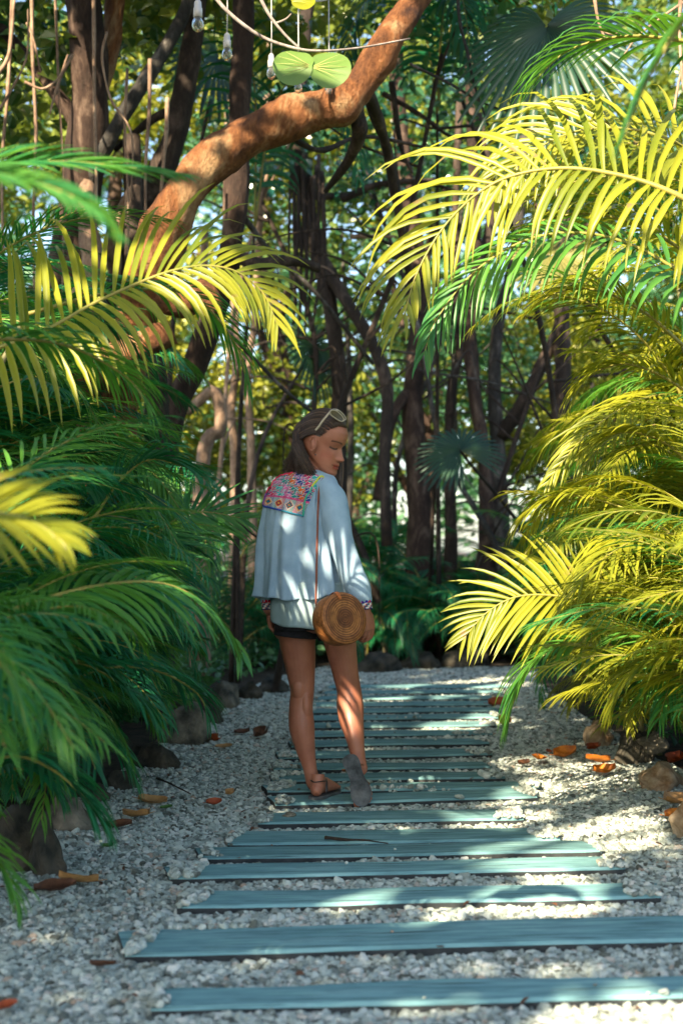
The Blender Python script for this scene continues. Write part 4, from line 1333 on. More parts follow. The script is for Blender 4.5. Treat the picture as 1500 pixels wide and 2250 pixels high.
# far wood reading as one mass
rs = np.random.RandomState(5)
cs = []
for _ in range(3500):
    a = rs.uniform(-1.0, 1.0)
    d = rs.uniform(30, 48)
    cs.append((math.sin(a) * d, math.cos(a) * d, rs.uniform(0.3, 17.0)))
V, F = leaf_cloud(cs, 26, (1.0, 1.0, 0.8), 0.34, rs)
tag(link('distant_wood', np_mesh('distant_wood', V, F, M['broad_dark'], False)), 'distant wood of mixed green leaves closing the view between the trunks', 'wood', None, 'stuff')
# small dry scraps scattered over the gravel
cs = []
for _ in range(420):
    y = rs.uniform(3.2, 12)
    a, b_ = xl_edge(y), xr_edge(y)
    u = rs.rand()
    x = a + (b_ - a) * (u ** 2 * 0.35 if rs.rand() < 0.55 else 1 - u ** 2 * 0.35) if rs.rand() < 0.75 else a + (b_ - a) * u
    cs.append((x, y, 0.03))
V, F = leaves_at(np.array(cs), 0.026, rs, 2.5, 0.5)
tag(link('leaf_scraps', np_mesh('leaf_scraps', V, F, M['dry_brown'], False)), 'tiny dry brown leaf scraps scattered over the gravel', 'leaf litter', None, 'stuff')
# low ground cover under the palms
cs = []
for _ in range(1500):
    y = rs.uniform(4.5, 17)
    if rs.rand() < 0.5: x = xl_edge(min(y, 12.8)) - 0.30 - rs.rand() * 2.6
    else: x = xr_edge(min(y, 12.8)) + 0.30 + rs.rand() * 2.6
    if y > 13.3: x = rs.uniform(-4, 5)
    cs.append((x, y, 0.09 + 0.08 * rs.rand()))
V, F = leaf_cloud(cs, 14, (0.2, 0.2, 0.09), 0.075, rs)
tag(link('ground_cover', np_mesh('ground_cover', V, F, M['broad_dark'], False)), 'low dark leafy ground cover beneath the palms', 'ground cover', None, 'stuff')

# ------------------------------------------------------------------ canopy above and behind the viewer: unseen trees added to shade the path,
# their leaves left out along the rays where sun should land
GAPS = []
def gap(p, r): GAPS.append((np.array(p, float), r))

gap(P(622, 1268, 6.0), 0.065); gap(P(600, 1295, 6.0), 0.01); gap(P(635, 1335, 6.0), -0.01)
gap(P(800, 1275, 6.0), -0.035); gap(P(768, 1550, 6.0), 0.06)
for px, py, r in ((860, 1518, .18), (1000, 1512, .18), (1100, 1508, .18), (1000, 1602, .12), (1070, 1590, .10), (590, 1566, .07), (780, 1552, .10),
                  (930, 1722, .01), (1115, 1692, .03), (1170, 1680, .06), (1110, 1800, .14), (1210, 1750, .15), (1290, 1705, .14), (1340, 1725, .12),
                  (1230, 1885, .13), (1330, 1845, .14), (1400, 1815, .12), (1110, 1895, .07), (1350, 2262, .05), (1220, 2268, .03), (1480, 2255, .06),
                  (1080, 2172, -.06), (1180, 2165, -.06), (1430, 2160, -.05), (270, 1853, .03), (1450, 1700, .15), (1500, 1640, .2), (800, 1990, .025)):
    gap(G(px, py), r + 0.015)
for (x, y, z, r) in ((2.2, 5.2, 1.2, 1.0), (2.3, 6.2, 2.0, 1.1), (2.2, 7.2, 1.5, 1.0), (2.4, 8.2, 2.5, 1.1), (2.0, 5.2, 2.8, .8), (2.4, 7.0, 3.2, 1.0), (1.9, 9.3, 1.5, .8), (1.7, 6.3, 1.4, .6), (1.6, 7.4, .9, .5), (1.15, 6.4, 1.6, .25), (1.45, 5.2, 0.9, .45), (1.6, 5.6, 1.4, .55), (1.7, 6.2, 2.0, .55), (1.7, 5.3, 2.5, .5), (1.2, 5.0, 2.35, .40), (1.1, 5.9, 0.95, .28),
                     (1.7, 6.8, 1.1, .5), (1.9, 7.6, 2.0, .5), (1.5, 5.0, 2.9, .4), (1.9, 5.5, 2.0, .5), (0.85, 5.1, 1.9, .2), (1.3, 6.0, 1.35, .3)):
    gap((x, y, z), r)
for px, py, Y, r in ((395, 475, 7.6, .05), (462, 372, 7.6, .04), (540, 308, 7.6, .03), (645, 258, 7.6, .03), (350, 540, 7.6, .04), (740, 235, 7.6, .05), (880, 40, 7.6, .08), (350, 520, 7.6, .1), (430, 670, 7.5, .12), (300, 780, 7.6, .15),
                     (200, 485, 4.6, .06), (330, 490, 4.6, .08), (60, 500, 4.5, .06), (120, 900, 5.5, .12), (300, 1000, 6.5, .12), (430, 1150, 6.5, .06), (60, 1150, 4.5, .1), (420, 1320, 4.3, .03), (440, 520, 4.7, .05), (60, 450, 2.4, .12), (80, 500, 4.6, .10), (120, 400, 2.4, .1), (560, 690, 4.8, .08), (190, 250, 9.1, .15), (150, 330, 9, .2), (510, 430, 9, .1),
                     (690, 145, 6.4, .12), (495, 110, 6.4, .05), (200, 1180, 2.8, .03), (100, 1130, 2.8, .05), (700, 100, 6.4, .1), (740, 1160, 7, .03)):
    gap(P(px, py, Y), r)


def unseen_shade_tree(label, base, centre, spread, n, seed, size=0.17, hole=True):
    rs = np.random.RandomState(seed)
    root = empty('unseen_shade_tree', (base[0], base[1], 0))
    tag(root, label, 'tree', 'unseen trees added for dappled shade')
    off = np.array(root.location)
    pos = np.array(centre) + (rs.rand(n, 3) * 2 - 1) * np.array(spread)
    pos[:, 2] += 0.5 * np.sin(pos[:, 0] * 1.1 + seed) + 0.3 * np.sin(pos[:, 1] * 1.7)
    s = np.array(SUN)
    keep = np.ones(n, bool)
    for c, r in GAPS:
        d = pos - c
        t = d @ s
        q = d - t[:, None] * s
        keep &= ~((t > 0) & ((q ** 2).sum(1) < (r + size * 0.42) ** 2))
    # nothing dips into the view
    vis = (pos[:, 1] > 0) & (pos[:, 2] - 0.15 < CAM_H + 0.40 * pos[:, 1]) & (np.abs(pos[:, 0]) < 0.3 * pos[:, 1] + 0.2)
    pos = pos[keep & ~vis] - off
    V, F = leaves_at(pos, size, rs, 1.2, 0.8)
    link('crown', np_mesh('crown', V, F, M['broad'], False), root)
    c = Vector(centre) - Vector(off)
    mb, _ = tube_noise([(0, 0, -0.05), (c.x * 0.1, c.y * 0.1, c.z * 0.5), (c.x * 0.4, c.y * 0.4, c.z * 0.95)], 0.16, 0.09, 24, 10, 0.12, seed)
    mb.obj('trunk', M['bark_brown'], root)
    for k in range(5):
        a = k * 1.256 + seed
        e = Vector((c.x * 0.4 + math.cos(a) * spread[0] * 0.7, c.y * 0.4 + math.sin(a) * spread[1] * 0.7, c.z + 0.1))
        st = Vector((c.x * 0.4, c.y * 0.4, c.z * 0.93))
        wpt = Vector(off) + e
        mb, _ = tube_noise([st, st.lerp(e, 0.5) + Vector((0, 0, 0.15)), e], 0.05, 0.02, 16, 6, 0.12, seed + k)
        if wpt.z > CAM_H + 0.42 * wpt.y + 0.3: mb.obj('limb', M['bark_brown'], root)


unseen_shade_tree('unseen broad leaved tree added on the left, crown shaped to shade the near path, outside the photo', (-3.4, 1.2), (-2.4, 1.6, 5.3), (2.9, 2.6, 0.9), 9000, 1)
unseen_shade_tree('unseen tree added for shade behind the viewer on the left, outside the photo', (-4.4, -2.0), (-3.2, -2.2, 5.4), (3.4, 2.7, 0.9), 9500, 2)
unseen_shade_tree('unseen tree added to shade the middle of the path, crown above the photo', (-4.2, 4.8), (-2.6, 4.2, 5.9), (3.0, 2.0, 0.8), 7600, 3)
unseen_shade_tree('unseen tree added for shade behind the viewer on the right, outside the photo', (2.6, -1.6), (1.7, -1.0, 5.2), (2.2, 2.6, 0.9), 5200, 4)
unseen_shade_tree('unseen tree added to dapple the far path from the left, crown above the photo', (-4.4, 7.4), (-2.9, 7.0, 7.0), (2.8, 1.6, 0.8), 5200, 5)

# ------------------------------------------------------------------ sea grape twig, hanging bulbs
def round_leaf(c, R, face, up_dir, mat, parent, seed):
    f = Vector(face).normalized(); u = Vector(up_dir); u = (u - f * u.dot(f)).normalized(); a = u.cross(f)
    mb = MB()
    nr, ns = 5, 22
    vs = [Vector(c)]
    for i in range(1, nr + 1):
        for k in range(ns):
            th = 2 * PI * k / ns
            r = R * i / nr * (1 - 0.10 * math.exp(-((th - PI) / 0.25) ** 2)) * (1 + 0.04 * mnoise.noise(Vector((math.cos(th) * 2, math.sin(th) * 2, seed))))
            h = R * 0.10 * (i / nr) ** 2 * math.cos(2 * th) - R * 0.06 * abs(math.sin(th)) ** 0.5
            vs.append(Vector(c) + a * math.sin(th) * r * 1.12 + u * (math.cos(th) * r) + f * h)
    fs = [(0, 1 + k, 1 + (k + 1) % ns) for k in range(ns)]
    for i in range(nr - 1):
        for k in range(ns):
            q = 1 + i * ns
            fs.append((q + k, q + ns + k, q + ns + (k + 1) % ns, q + (k + 1) % ns))
    mb.add(vs, fs)
    lf = mb.obj('leaf', M[mat], parent)
    vb = MB()
    s = Vector(c) - u * R * 0.85 + f * 0.003
    for th in (0, 0.5, -0.5, 1.0, -1.0):
        e = Vector(c) + (u * math.cos(th) + a * math.sin(th) * 1.1) * R * 0.85 + f * (0.004 + R * 0.02)
        vb.tube([s, s.lerp(e, 0.5) + f * 0.006 + u * R * 0.06, e], [R * 0.018, R * 0.012, R * 0.005], 5)
    vb.obj('vein', M['vein'], lf)


M['vein'] = m_simple('leaf_vein', (0.42, 0.42, 0.12), (0.5, 0.48, 0.18), 10, 0.5)
M['grape'] = m_leaf('sea_grape_leaf', (0.06, 0.16, 0.05), (0.17, 0.29, 0.07), 0.42, 0.40, 0.4, tc=(1.2, 1.25, 0.7))
M['twig'] = m_bark('grey_twig', (0.16, 0.13, 0.11), (0.34, 0.30, 0.27), (0.5, 0.45, 0.42), 12, 0.3, 0.003)
Yg = 6.3
tw = empty('twig', P(470, -20, Yg))
tag(tw, 'thin grey twig across the top carrying two round green leaves', 'branch')
def tpts(l): return [P(*q) - Vector(tw.location) for q in l]
mb = MB(); mb.tube(spline(tpts([(455, -30, Yg), (500, 25, Yg), (570, 78, Yg), (640, 104, Yg), (700, 112, Yg), (790, 105, Yg + .1), (900, 85, Yg + .2)]), 24), list(np.linspace(0.010, 0.004, 24)), 7); mb.obj('branch', M['twig'], tw)
mb = MB(); mb.tube(spline(tpts([(560, -30, Yg), (590, 30, Yg), (625, 75, Yg), (660, 108, Yg)]), 18), list(np.linspace(0.009, 0.005, 18)), 7); mb.obj('branch', M['twig'], tw)
mb = MB(); mb.tube(spline(tpts([(605, 52, Yg), (628, 42, Yg), (640, 30, Yg)]), 8), list(np.linspace(0.006, 0.003, 8)), 6); mb.obj('branch', M['twig'], tw)
o = Vector(tw.location)
for (px, py, R, mt, uu, sd) in ((645, 144, 0.092, 'grape', (-1, 0, 0.1), 1), (724, 149, 0.095, 'grape', (1, 0, 0.0), 2), (665, 4, 0.055, 'areca_lit', (1, 0, 0.2), 3), (170, 136, 0.05, 'areca_lit', (1, 0, 0.1), 4)):
    if sd == 4: continue
    round_leaf(P(px, py, Yg - 0.05) - o, R, (0.0, -0.85, 0.42 if sd != 3 else 0.9), uu, mt, tw, sd)

def m_plain(name, c, rough=0.4, spec=0.5, **kw):
    m, nt, out = _nt(name)
    col = mixc(nt, ramp(nt, noise(nt, 30, 3), [(0.35, (0, 0, 0)), (0.65, (1, 1, 1))]), tuple(x * 0.88 for x in c), c)
    pbr(nt, out, col, rough, None, spec, **kw)
    return m
M['socket'] = m_plain('white_plastic', (0.62, 0.60, 0.56), 0.4)
M['wire'] = m_plain('white_wire', (0.5, 0.5, 0.48), 0.5)
M['glass'] = m_plain('bulb_glass', (0.9, 0.95, 0.95), 0.03, 0.6, **{'Transmission Weight': 0.9, 'IOR': 1.15, 'Alpha': 1.0})
M['filament'] = m_plain('bulb_filament', (0.25, 0.2, 0.15), 0.4)
BULBS = [(435, 52, 5.6, 1.0, 'hanging clear bulb nearest the top edge, left of the others'), (499, 118, 6.5, 1.0, 'clear bulb in a white socket lit by the sun, second from the left'),
         (596, 160, 7.0, 0.95, 'dim bulb left of the round leaves'), (655, 192, 7.3, 0.85, 'bulb peeking below the left round leaf'), (722, 196, 7.45, 0.8, 'bulb peeking below the right round leaf, smallest')]
cab = [P(340, -200, 4.8)]
for (px, py, Y, s, lab) in BULBS:
    tip = P(px, py, Y)
    root = empty('hanging_bulb', tip + Vector((0, 0, 0.0)))
    tag(root, lab, 'light bulb', 'bulbs of the string light')
    mb = MB()
    prof = [(0.0, 0.0), (0.012, 0.001), (0.021, 0.010), (0.025, 0.024), (0.022, 0.038), (0.014, 0.052), (0.012, 0.058)]
    mb.tube([(0, 0, -0.03 + z) for r, z in prof], [max(r, 0.001) * s for r, z in prof], 14, caps=False, up=(0, 1, 0))
    mb.obj('bulb', M['glass'], root)
    mb = MB(); mb.tube([(0, 0, -0.015), (0.004, 0, 0.0), (-0.004, 0, 0.01), (0, 0, 0.026)], 0.0012, 5); mb.obj('filament', M['filament'], root)
    mb = MB(); mb.tube([(0, 0, z) for z in (0.024, 0.026, 0.060, 0.062, 0.085, 0.095)], [0.013 * s, 0.018 * s, 0.018 * s, 0.015 * s, 0.014 * s, 0.006 * s], 12, up=(0, 1, 0)); mb.obj('socket', M['socket'], root)
    top = P(px, py, Y) + Vector((0, 0, 0.40 + 0.05 * (Y - 6)))
    mb = MB(); mb.tube([(0, 0, 0.09), (0.002, 0, 0.2), tuple(top - tip)], 0.0028, 6); mb.obj('drop_wire', M['wire'], root)
    cab.append(top)
cab.append(P(840, -60, 8.4))
mb = MB(); mb.tube(spline(cab, 40), 0.005, 6); tag(mb.obj('light_cable', M['wire']), 'cable above the frame from which the bulbs hang', 'cable')

# bare twigs in front of the wood, right half
def bare_twig(label, lines):
    root = empty('bare_branch', P(*lines[0][0][0]))
    tag(root, label, 'branch', 'bare branches')
    off = Vector(root.location)
    for pts, a, mt in lines:
        mb, _ = tube_noise([P(*q) - off for q in pts], a, a * 0.45, 24, 7, 0.15, int(pts[0][0]))
        mb.obj('twig', M[mt], root)

bare_twig('pale hanging twig with a hooked end at the upper right', [([(1300, -40, 6.6), (1312, 40, 6.6), (1325, 78, 6.6), (1332, 98, 6.6)], 0.009, 'root'), ([(1318, 62, 6.6), (1335, 74, 6.6), (1352, 74, 6.6), (1358, 68, 6.6)], 0.005, 'root')])
bare_twig('grey vine dropping right of the arching trunk', [([(1003, -40, 8.4), (1010, 50, 8.4), (1025, 110, 8.4), (1040, 180, 8.4), (1060, 240, 8.4), (1080, 300, 8.4)], 0.012, 'bark_grey'), ([(900, 140, 8.4), (990, 185, 8.4), (1070, 230, 8.4), (1180, 260, 8.4)], 0.010, 'bark_grey')])
bare_twig('pale twigs crossing behind fronds in the top right corner', [([(1500, 5, 7), (1450, 40, 7), (1400, 80, 7), (1370, 120, 7)], 0.008, 'root'), ([(1495, -30, 7), (1492, 80, 7), (1500, 200, 7)], 0.012, 'root'), ([(1480, 240, 7), (1490, 180, 7), (1500, 140, 7)], 0.008, 'root')])
bare_twig('dark crossing branches in the middle of the wood', [([(750, 440, 11), (830, 405, 11), (930, 400, 11), (1000, 420, 11)], 0.03, 'bark_dark'), ([(840, 205, 10), (920, 250, 10), (990, 300, 10), (1040, 300, 10)], 0.02, 'bark_dark'), ([(860, 180, 10), (880, 320, 10), (905, 380, 10)], 0.025, 'bark_dark')])
bare_twig('short pinkish branch stub in the middle distance', [([(770, 520, 10.5), (820, 519, 10.5), (868, 520, 10.5)], 0.02, 'root')])
# ------------------------------------------------------------------ the walker
W = P
woman = empty('person', G(700, 1760, 0.034))
woman.location.z = 0.034
tag(woman, 'woman in pale blue embroidered blouse walking away along the path, looking down to her right', 'person')
WO = woman.location.copy()

HS = 1.13
Hc = W(709, 975, 6.10)
al, th_ = rad(25), rad(17)
HF = Vector((math.cos(al) * math.cos(th_), -math.sin(al) * math.cos(th_), -math.sin(th_)))
HR = Vector((-math.sin(al), -math.cos(al), 0))
HU = Vector((math.cos(al) * math.sin(th_), -math.sin(al) * math.sin(th_), math.cos(th_)))


def H(f, s, u):
    return Hc + (HF * f + HR * s + HU * u) * HS


def gb(x, c, w):
    return math.exp(-((x - c) / w) ** 2)


def head_surface():
    mb = MB()
    us = np.linspace(-0.112, 0.121, 84)
    fr = ([-0.112, -0.104, -0.094, -0.082, -0.070, -0.055, -0.04, -0.02, 0.0, 0.02, 0.04, 0.06, 0.08, 0.10, 0.112, 0.121],
          [0.066, 0.080, 0.086, 0.083, 0.084, 0.083, 0.080, 0.078, 0.077, 0.084, 0.088, 0.086, 0.076, 0.055, 0.036, 0.004])
    bk = ([-0.112, -0.09, -0.07, -0.05, -0.03, 0.0, 0.04, 0.07, 0.09, 0.105, 0.115, 0.121],
          [0.035, 0.000, -0.020, -0.045, -0.070, -0.088, -0.100, -0.092, -0.075, -0.055, -0.035, -0.004])
    wd = ([-0.112, -0.10, -0.085, -0.07, -0.05, -0.02, 0.0, 0.03, 0.06, 0.085, 0.105, 0.116, 0.121],
          [0.012, 0.030, 0.042, 0.050, 0.057, 0.064, 0.067, 0.072, 0.070, 0.060, 0.041, 0.022, 0.003])
    N = 96
    vs = []
    for u in us:
        f1, f0, w = np.interp(u, *fr), np.interp(u, *bk), np.interp(u, *wd)
        c, a = (f1 + f0) / 2, (f1 - f0) / 2
        for k in range(N):
            ph = 2 * math.pi * k / N
            cf, sf = math.cos(ph), math.sin(ph)
            f = c + a * math.copysign(abs(cf) ** 0.86, cf)
            s = w * math.copysign(abs(sf) ** 0.92, sf) * (1 - 0.10 * max(0, cf))
            if cf > 0:
                front = cf ** 2
                # features as relief on the face
                d = 0
                d += 0.027 * gb(s, 0, 0.0085 + 0.006 * gb(u, -0.038, 0.010)) * (1 if -0.052 < u < 0.012 else 0) * np.interp(u, [-0.052, -0.047, -0.038, -0.02, 0.0, 0.012], [0, 0.55, 1, 0.55, 0.18, 0.0])
                d += 0.006 * (gb(s, 0.013, 0.006) + gb(s, -0.013, 0.006)) * gb(u, -0.041, 0.007)
                d -= 0.009 * (gb(s, 0.031, 0.016) + gb(s, -0.031, 0.016)) * gb(u, 0.002, 0.012)
                d += 0.005 * (gb(s, 0.031, 0.011) + gb(s, -0.031, 0.011)) * gb(u, 0.000, 0.008)
                d += 0.004 * (gb(s, 0.030, 0.02) + gb(s, -0.030, 0.02)) * gb(u, 0.020, 0.007)
                d += 0.006 * (gb(s, 0.042, 0.02) + gb(s, -0.042, 0.02)) * gb(u, -0.030, 0.018)
                d += 0.0055 * gb(s, 0, 0.018) * gb(u, -0.0625, 0.0045) + 0.006 * gb(s, 0, 0.016) * gb(u, -0.0745, 0.005)
                d -= 0.004 * gb(s, 0, 0.020) * gb(u, -0.0685, 0.0022)
                d += 0.003 * gb(s, 0, 0.016) * gb(u, -0.098, 0.010)
                f += d * front if d < 0.012 else d
            vs.append(H(f, s, u) - WO)
    fs = []
    n = len(us)
    for i in range(n - 1):
        for k in range(N):
            fs.append((i * N + k, i * N + (k + 1) % N, (i + 1) * N + (k + 1) % N, (i + 1) * N + k))
    fs.append(tuple(range(N - 1, -1, -1)))
    fs.append(tuple((n - 1) * N + k for k in range(N)))
    mb.add(vs, fs)
    return mb


def w(px, py, Y):
    return W(px, py, Y) - WO


def T(mb, st, sides=20, up=None):
    """st: (px, py, Y, ra, rb)"""
    n = max(10, len(st) * 5)
    pts = spline([tuple(w(*q[:3])) + (q[3], q[4] if len(q) > 4 else q[3]) for q in st], n)
    mb.tube([p[:3] for p in pts], [(p[3], p[4]) for p in pts], sides, up=up)
    for q in (pts[0], pts[-1]):
        mb.ellipsoid(q[:3], (q[3] * .93, q[4] * .93, min(q[3], q[4]) * .6 if q[3] > .07 else q[3] * .93), nu=14, nv=8)


body = head_surface()
# ear (both): rim and hollow lobe
for sg in (1, -1):
    rim = []
    for k in range(15):
        a = rad(-120 + 290 * k / 14)
        rim.append(H(-0.004 + math.cos(a) * 0.013 - 0.004 * math.sin(a), sg * (0.071 + 0.006 * (1 if math.cos(a) < 0 else 0.4)), -0.006 + math.sin(a) * 0.026) - WO)
    body.tube(rim, 0.0042, 8)
    body.ellipsoid(H(-0.004, sg * 0.069, -0.008) - WO, (0.010, 0.006, 0.024), nu=10, nv=8)
    body.ellipsoid(H(0.004, sg * 0.070, -0.032) - WO, (0.007, 0.005, 0.009), nu=10, nv=8)
# neck, torso
YF = (0, -1, 0)
T(body, [(708, 990, 6.12, .058, .058), (700, 1015, 6.12, .055, .058), (692, 1040, 6.125, .060, .060), (684, 1062, 6.13, .085, .065)], up=YF)
T(body, [(682, 1062, 6.13, .09, .06), (676, 1085, 6.12, .135, .078), (670, 1130, 6.11, .14, .09), (668, 1190, 6.10, .125, .085), (668, 1240, 6.10, .115, .08),
         (672, 1290, 6.10, .135, .09), (678, 1335, 6.10, .150, .105), (682, 1362, 6.10, .140, .10)], 28, up=YF)
# legs
T(body, [(657, 1345, 6.13, .082), (653, 1400, 6.14, .080), (658, 1450, 6.145, .069), (663, 1500, 6.15, .056), (664, 1522, 6.15, .051), (661, 1555, 6.15, .0515),
         (663, 1598, 6.145, .0555), (670, 1640, 6.14, .044), (679, 1680, 6.135, .0315), (685, 1708, 6.135, .0295), (688, 1724, 6.14, .029)], 24, up=YF)
T(body, [(728, 1348, 6.06, .080), (742, 1385, 6.07, .074), (750, 1430, 6.10, .065), (757, 1470, 6.12, .0575), (763, 1500, 6.13, .0535), (767, 1520, 6.13, .053),
         (769, 1550, 6.12, .0575), (772, 1582, 6.08, .0530), (778, 1612, 6.05, .0425), (783, 1642, 6.02, .034), (789, 1672, 5.99, .0285), (792, 1690, 5.98, .031)], 24, up=YF)
body.ellipsoid(w(657, 1512, 6.118), (.030, .03, .05)); body.ellipsoid(w(672, 1548, 6.118), (.022, .024, .07))
# left foot, flat on the plank, pointing away and a little right
fz = 0.034 + 0.013
def lf(t, s, z):   # t along foot from heel 0..0.24, s across (right positive)
    a, b = G(690, 1758, 0.034), G(729, 1741, 0.034)
    d = Vector((b.x - a.x, b.y - a.y, 0)).normalized()
    r = Vector((d.y, -d.x, 0))
    return a + d * (t - 0.005) + r * s + Vector((0, 0, z + 0.013)) - WO
body.ellipsoid(lf(0.034, 0, 0.027), (0.027, 0.034, 0.028))
body.tube([lf(0.03, 0, .034), lf(.07, 0, .040), lf(.11, .004, .036), lf(.16, .006, .024), lf(.19, .005, .017)], [(.025, .030), (.029, .036), (.033, .033), (.041, .022), (.042, .015)], 20, up=(0, 0, 1))
body.tube([lf(.04, 0, .035), lf(.05, 0, .09)], [.030, .028], 16)
for i, (s, r, l) in enumerate([(-.030, .012, .243), (-.010, .0085, .240), (.008, .008, .232), (.023, .0078, .222), (.036, .0075, .208)]):
    body.tube([lf(.17, s * .9, .014), lf(.205, s, .015), lf(l - .006, s, .0105), lf(l, s, .009)], [r, r, r, r * .6], 10)
# right foot: raised on the toes, sole to the camera
RT, RH = w(800, 1770, 5.915), w(765, 1660, 5.93)
ra = (RT - RH).normalized()
rn = Vector((0, -1, 0)); rn = (rn - ra * rn.dot(ra)).normalized()        # sole normal, towards the camera
rs_ = ra.cross(rn).normalized()
if rs_.x < 0: rs_ = -rs_
RL = (RT - RH).length
def rf(t, s, h):  # h = away from the sole (into the foot)
    return RH + ra * t - rn * h + rs_ * s
body.ellipsoid(rf(.028, .002, .032), (0.030, 0.034, 0.030))
body.tube([rf(.025, .002, .034), rf(.07, .000, .042), rf(.11, .003, .036), rf(.155, .008, .026), rf(.185, .006, .020)], [(.028, .030), (.028, .038), (.030, .032), (.040, .022), (.041, .016)], 20, up=tuple(-rn))
body.tube([w(791, 1685, 5.98), rf(.055, .004, .05)], [.030, .032], 16)
for i, (s, r, l) in enumerate([(-.030, .012, .228), (-.010, .0085, .226), (.008, .008, .22), (.023, .0078, .212), (.034, .0075, .202)]):
    body.tube([rf(.17, s * .9, .018), rf(.20, s, .016), rf(min(l, RL) - .004, s, .012), rf(min(l, RL) + .002, s, .011)], [r, r, r, r * .6], 10)

# arms
T(body, [(722, 1082, 6.02, .048), (735, 1110, 6.0, .044), (745, 1160, 5.97, .040), (758, 1215, 5.95, .037), (778, 1270, 5.93, .034), (797, 1322, 5.91, .0245), (803, 1345, 5.90, .0235)], 18)
T(body, [(618, 1080, 6.20, .046), (600, 1140, 6.22, .040), (592, 1210, 6.22, .036), (588, 1270, 6.20, .030), (587, 1322, 6.18, .024), (589, 1340, 6.175, .023)], 18)


def hand(mb, wrist, axis, back, thumb_dir, size=1.0, curl=1.0):
    """wrist point; axis towards the knuckles; back = normal of the back of the hand; thumb_dir across"""
    a = Vector(axis).normalized()
    b = Vector(back); b = (b - a * b.dot(a)).normalized()
    t = a.cross(b).normalized()
    if t.dot(Vector(thumb_dir)) < 0: t = -t
    wr = Vector(wrist)
    mb.tube([wr - a * .01, wr + a * .02, wr + a * .05, wr + a * .085], [(.022, .018), (.027, .017), (.036, .016), (.038, .013)], 18, up=tuple(b))
    fl = [(.030, .044, .026, .022, .0088), (.010, .048, .030, .023, .0090), (-.010, .045, .028, .022, .0086), (-.028, .036, .021, .019, .0076)]
    for i, (off, l1, l2, l3, r) in enumerate(fl):
        p = wr + a * (.082 - .004 * abs(i - 1)) + t * off
        ang = [0.45 * curl, 1.35 * curl, 2.1 * curl]
        pts = [p - a * .03, p]
        for L_, g_ in zip((l1, l2, l3), ang):
            g_ += 0.08 * i
            pts.append(pts[-1] + (a * math.cos(g_) - b * math.sin(g_)) * L_ * size)
        mb.tube(spline(pts, 14), list(np.linspace(r * 1.08, r * .82, 14)), 10)
        mb.ellipsoid(pts[-1], (r * .85,) * 3, nu=8, nv=6)
    p = wr + a * .025 + t * .024
    pts = [p - t * .01, p, p + a * .030 + t * .016 - b * .012, p + a * .055 + t * .012 - b * .028, p + a * .070 + t * .002 - b * .038]
    mb.tube(spline(pts, 12), list(np.linspace(.013, .0085, 12)), 10)


hand(body, w(803, 1340, 5.90), (0.14, 0, -1), (0.72, -0.66, 0.1), (0, 1, 0), 1.0, 1.0)
hand(body, w(593, 1336, 6.20), (0.10, 0.05, -1), (-0.8, 0.2, 0), (0, 1, 0), 0.95, 0.7)

bo = body.obj('body_raw', [], None)
rm = bo.modifiers.new('r', 'REMESH'); rm.mode = 'VOXEL'; rm.voxel_size = 0.0027; rm.use_smooth_shade = True
sm = bo.modifiers.new('s', 'SMOOTH'); sm.iterations = 3; sm.factor = 0.5
dg = bpy.context.evaluated_depsgraph_get()
bme = bpy.data.meshes.new_from_object(bo.evaluated_get(dg))
bme.name = 'body'
bpy.data.objects.remove(bo)


def m_skin():
    m, nt, out = _nt('tanned_skin')
    at = nt.nodes.new('ShaderNodeAttribute'); at.attribute_name = 'tint'
    f = noise(nt, 11, 5, 0.6, coords(nt, 'Object'))
    base = ramp(nt, f, [(0.3, (0.33, 0.120, 0.070)), (0.7, (0.43, 0.175, 0.105))])
    col = mixc(nt, 1.0, base, at.outputs['Color'], 'MULTIPLY')
    p = pbr(nt, out, col, 0.46, bump(nt, noise(nt, 400, 2, 0.5, coords(nt, 'Object')), 0.08, 0.001), 0.45)
    p.inputs['Subsurface Weight'].default_value = 0.08
    p.inputs['Subsurface Radius'].default_value = (0.012, 0.005, 0.003)
    p.inputs['Subsurface Scale'].default_value = 1.0
    return m


M['skin'] = m_skin()
bme.materials.clear(); bme.materials.append(M['skin'])
bme.polygons.foreach_set('use_smooth', [True] * len(bme.polygons))
# make-up of the face as plain colour of the skin: brows, lashes, lips, blush
n = len(bme.vertices)
co = np.empty(n * 3, np.float32); bme.vertices.foreach_get('co', co); co = co.reshape(-1, 3) + np.array(WO)
rel = (co - np.array(Hc)) / HS
lf_ = rel @ np.array(HF); ls_ = rel @ np.array(HR); lu_ = rel @ np.array(HU)
tint = np.ones((n, 4), np.float32)
def mulc(mask, c):
    for k in range(3):
        tint[:, k] *= 1 + (c[k] - 1) * mask
face = (lf_ > 0.03) & (np.abs(ls_) < 0.08) & (lu_ > -0.12) & (lu_ < 0.12)
sa = np.abs(ls_)
brow = np.exp(-((lu_ - (0.0205 + 0.004 * np.sin((sa - 0.014) / 0.034 * 2.2))) / 0.0034) ** 4) * ((sa > 0.012) & (sa < 0.052)) * face
mulc(brow * 0.97, (0.16, 0.13, 0.14))
lash = np.exp(-((lu_ + 0.0045 + 0.35 * (sa - 0.031) ** 2 / 0.02 * -1) / 0.0036) ** 4) * ((sa > 0.016) & (sa < 0.047)) * face
mulc(lash * 0.95, (0.06, 0.05, 0.06))
lid = np.exp(-((lu_ - 0.004) / 0.007) ** 2) * np.exp(-((sa - 0.031) / 0.016) ** 2) * face
mulc(lid * 0.35, (0.5, 0.42, 0.42))
lips = np.exp(-((lu_ + 0.0685) / 0.0095) ** 4) * (sa < 0.024) * (lf_ > 0.055) * face
mulc(lips * 0.9, (0.90, 0.34, 0.36))
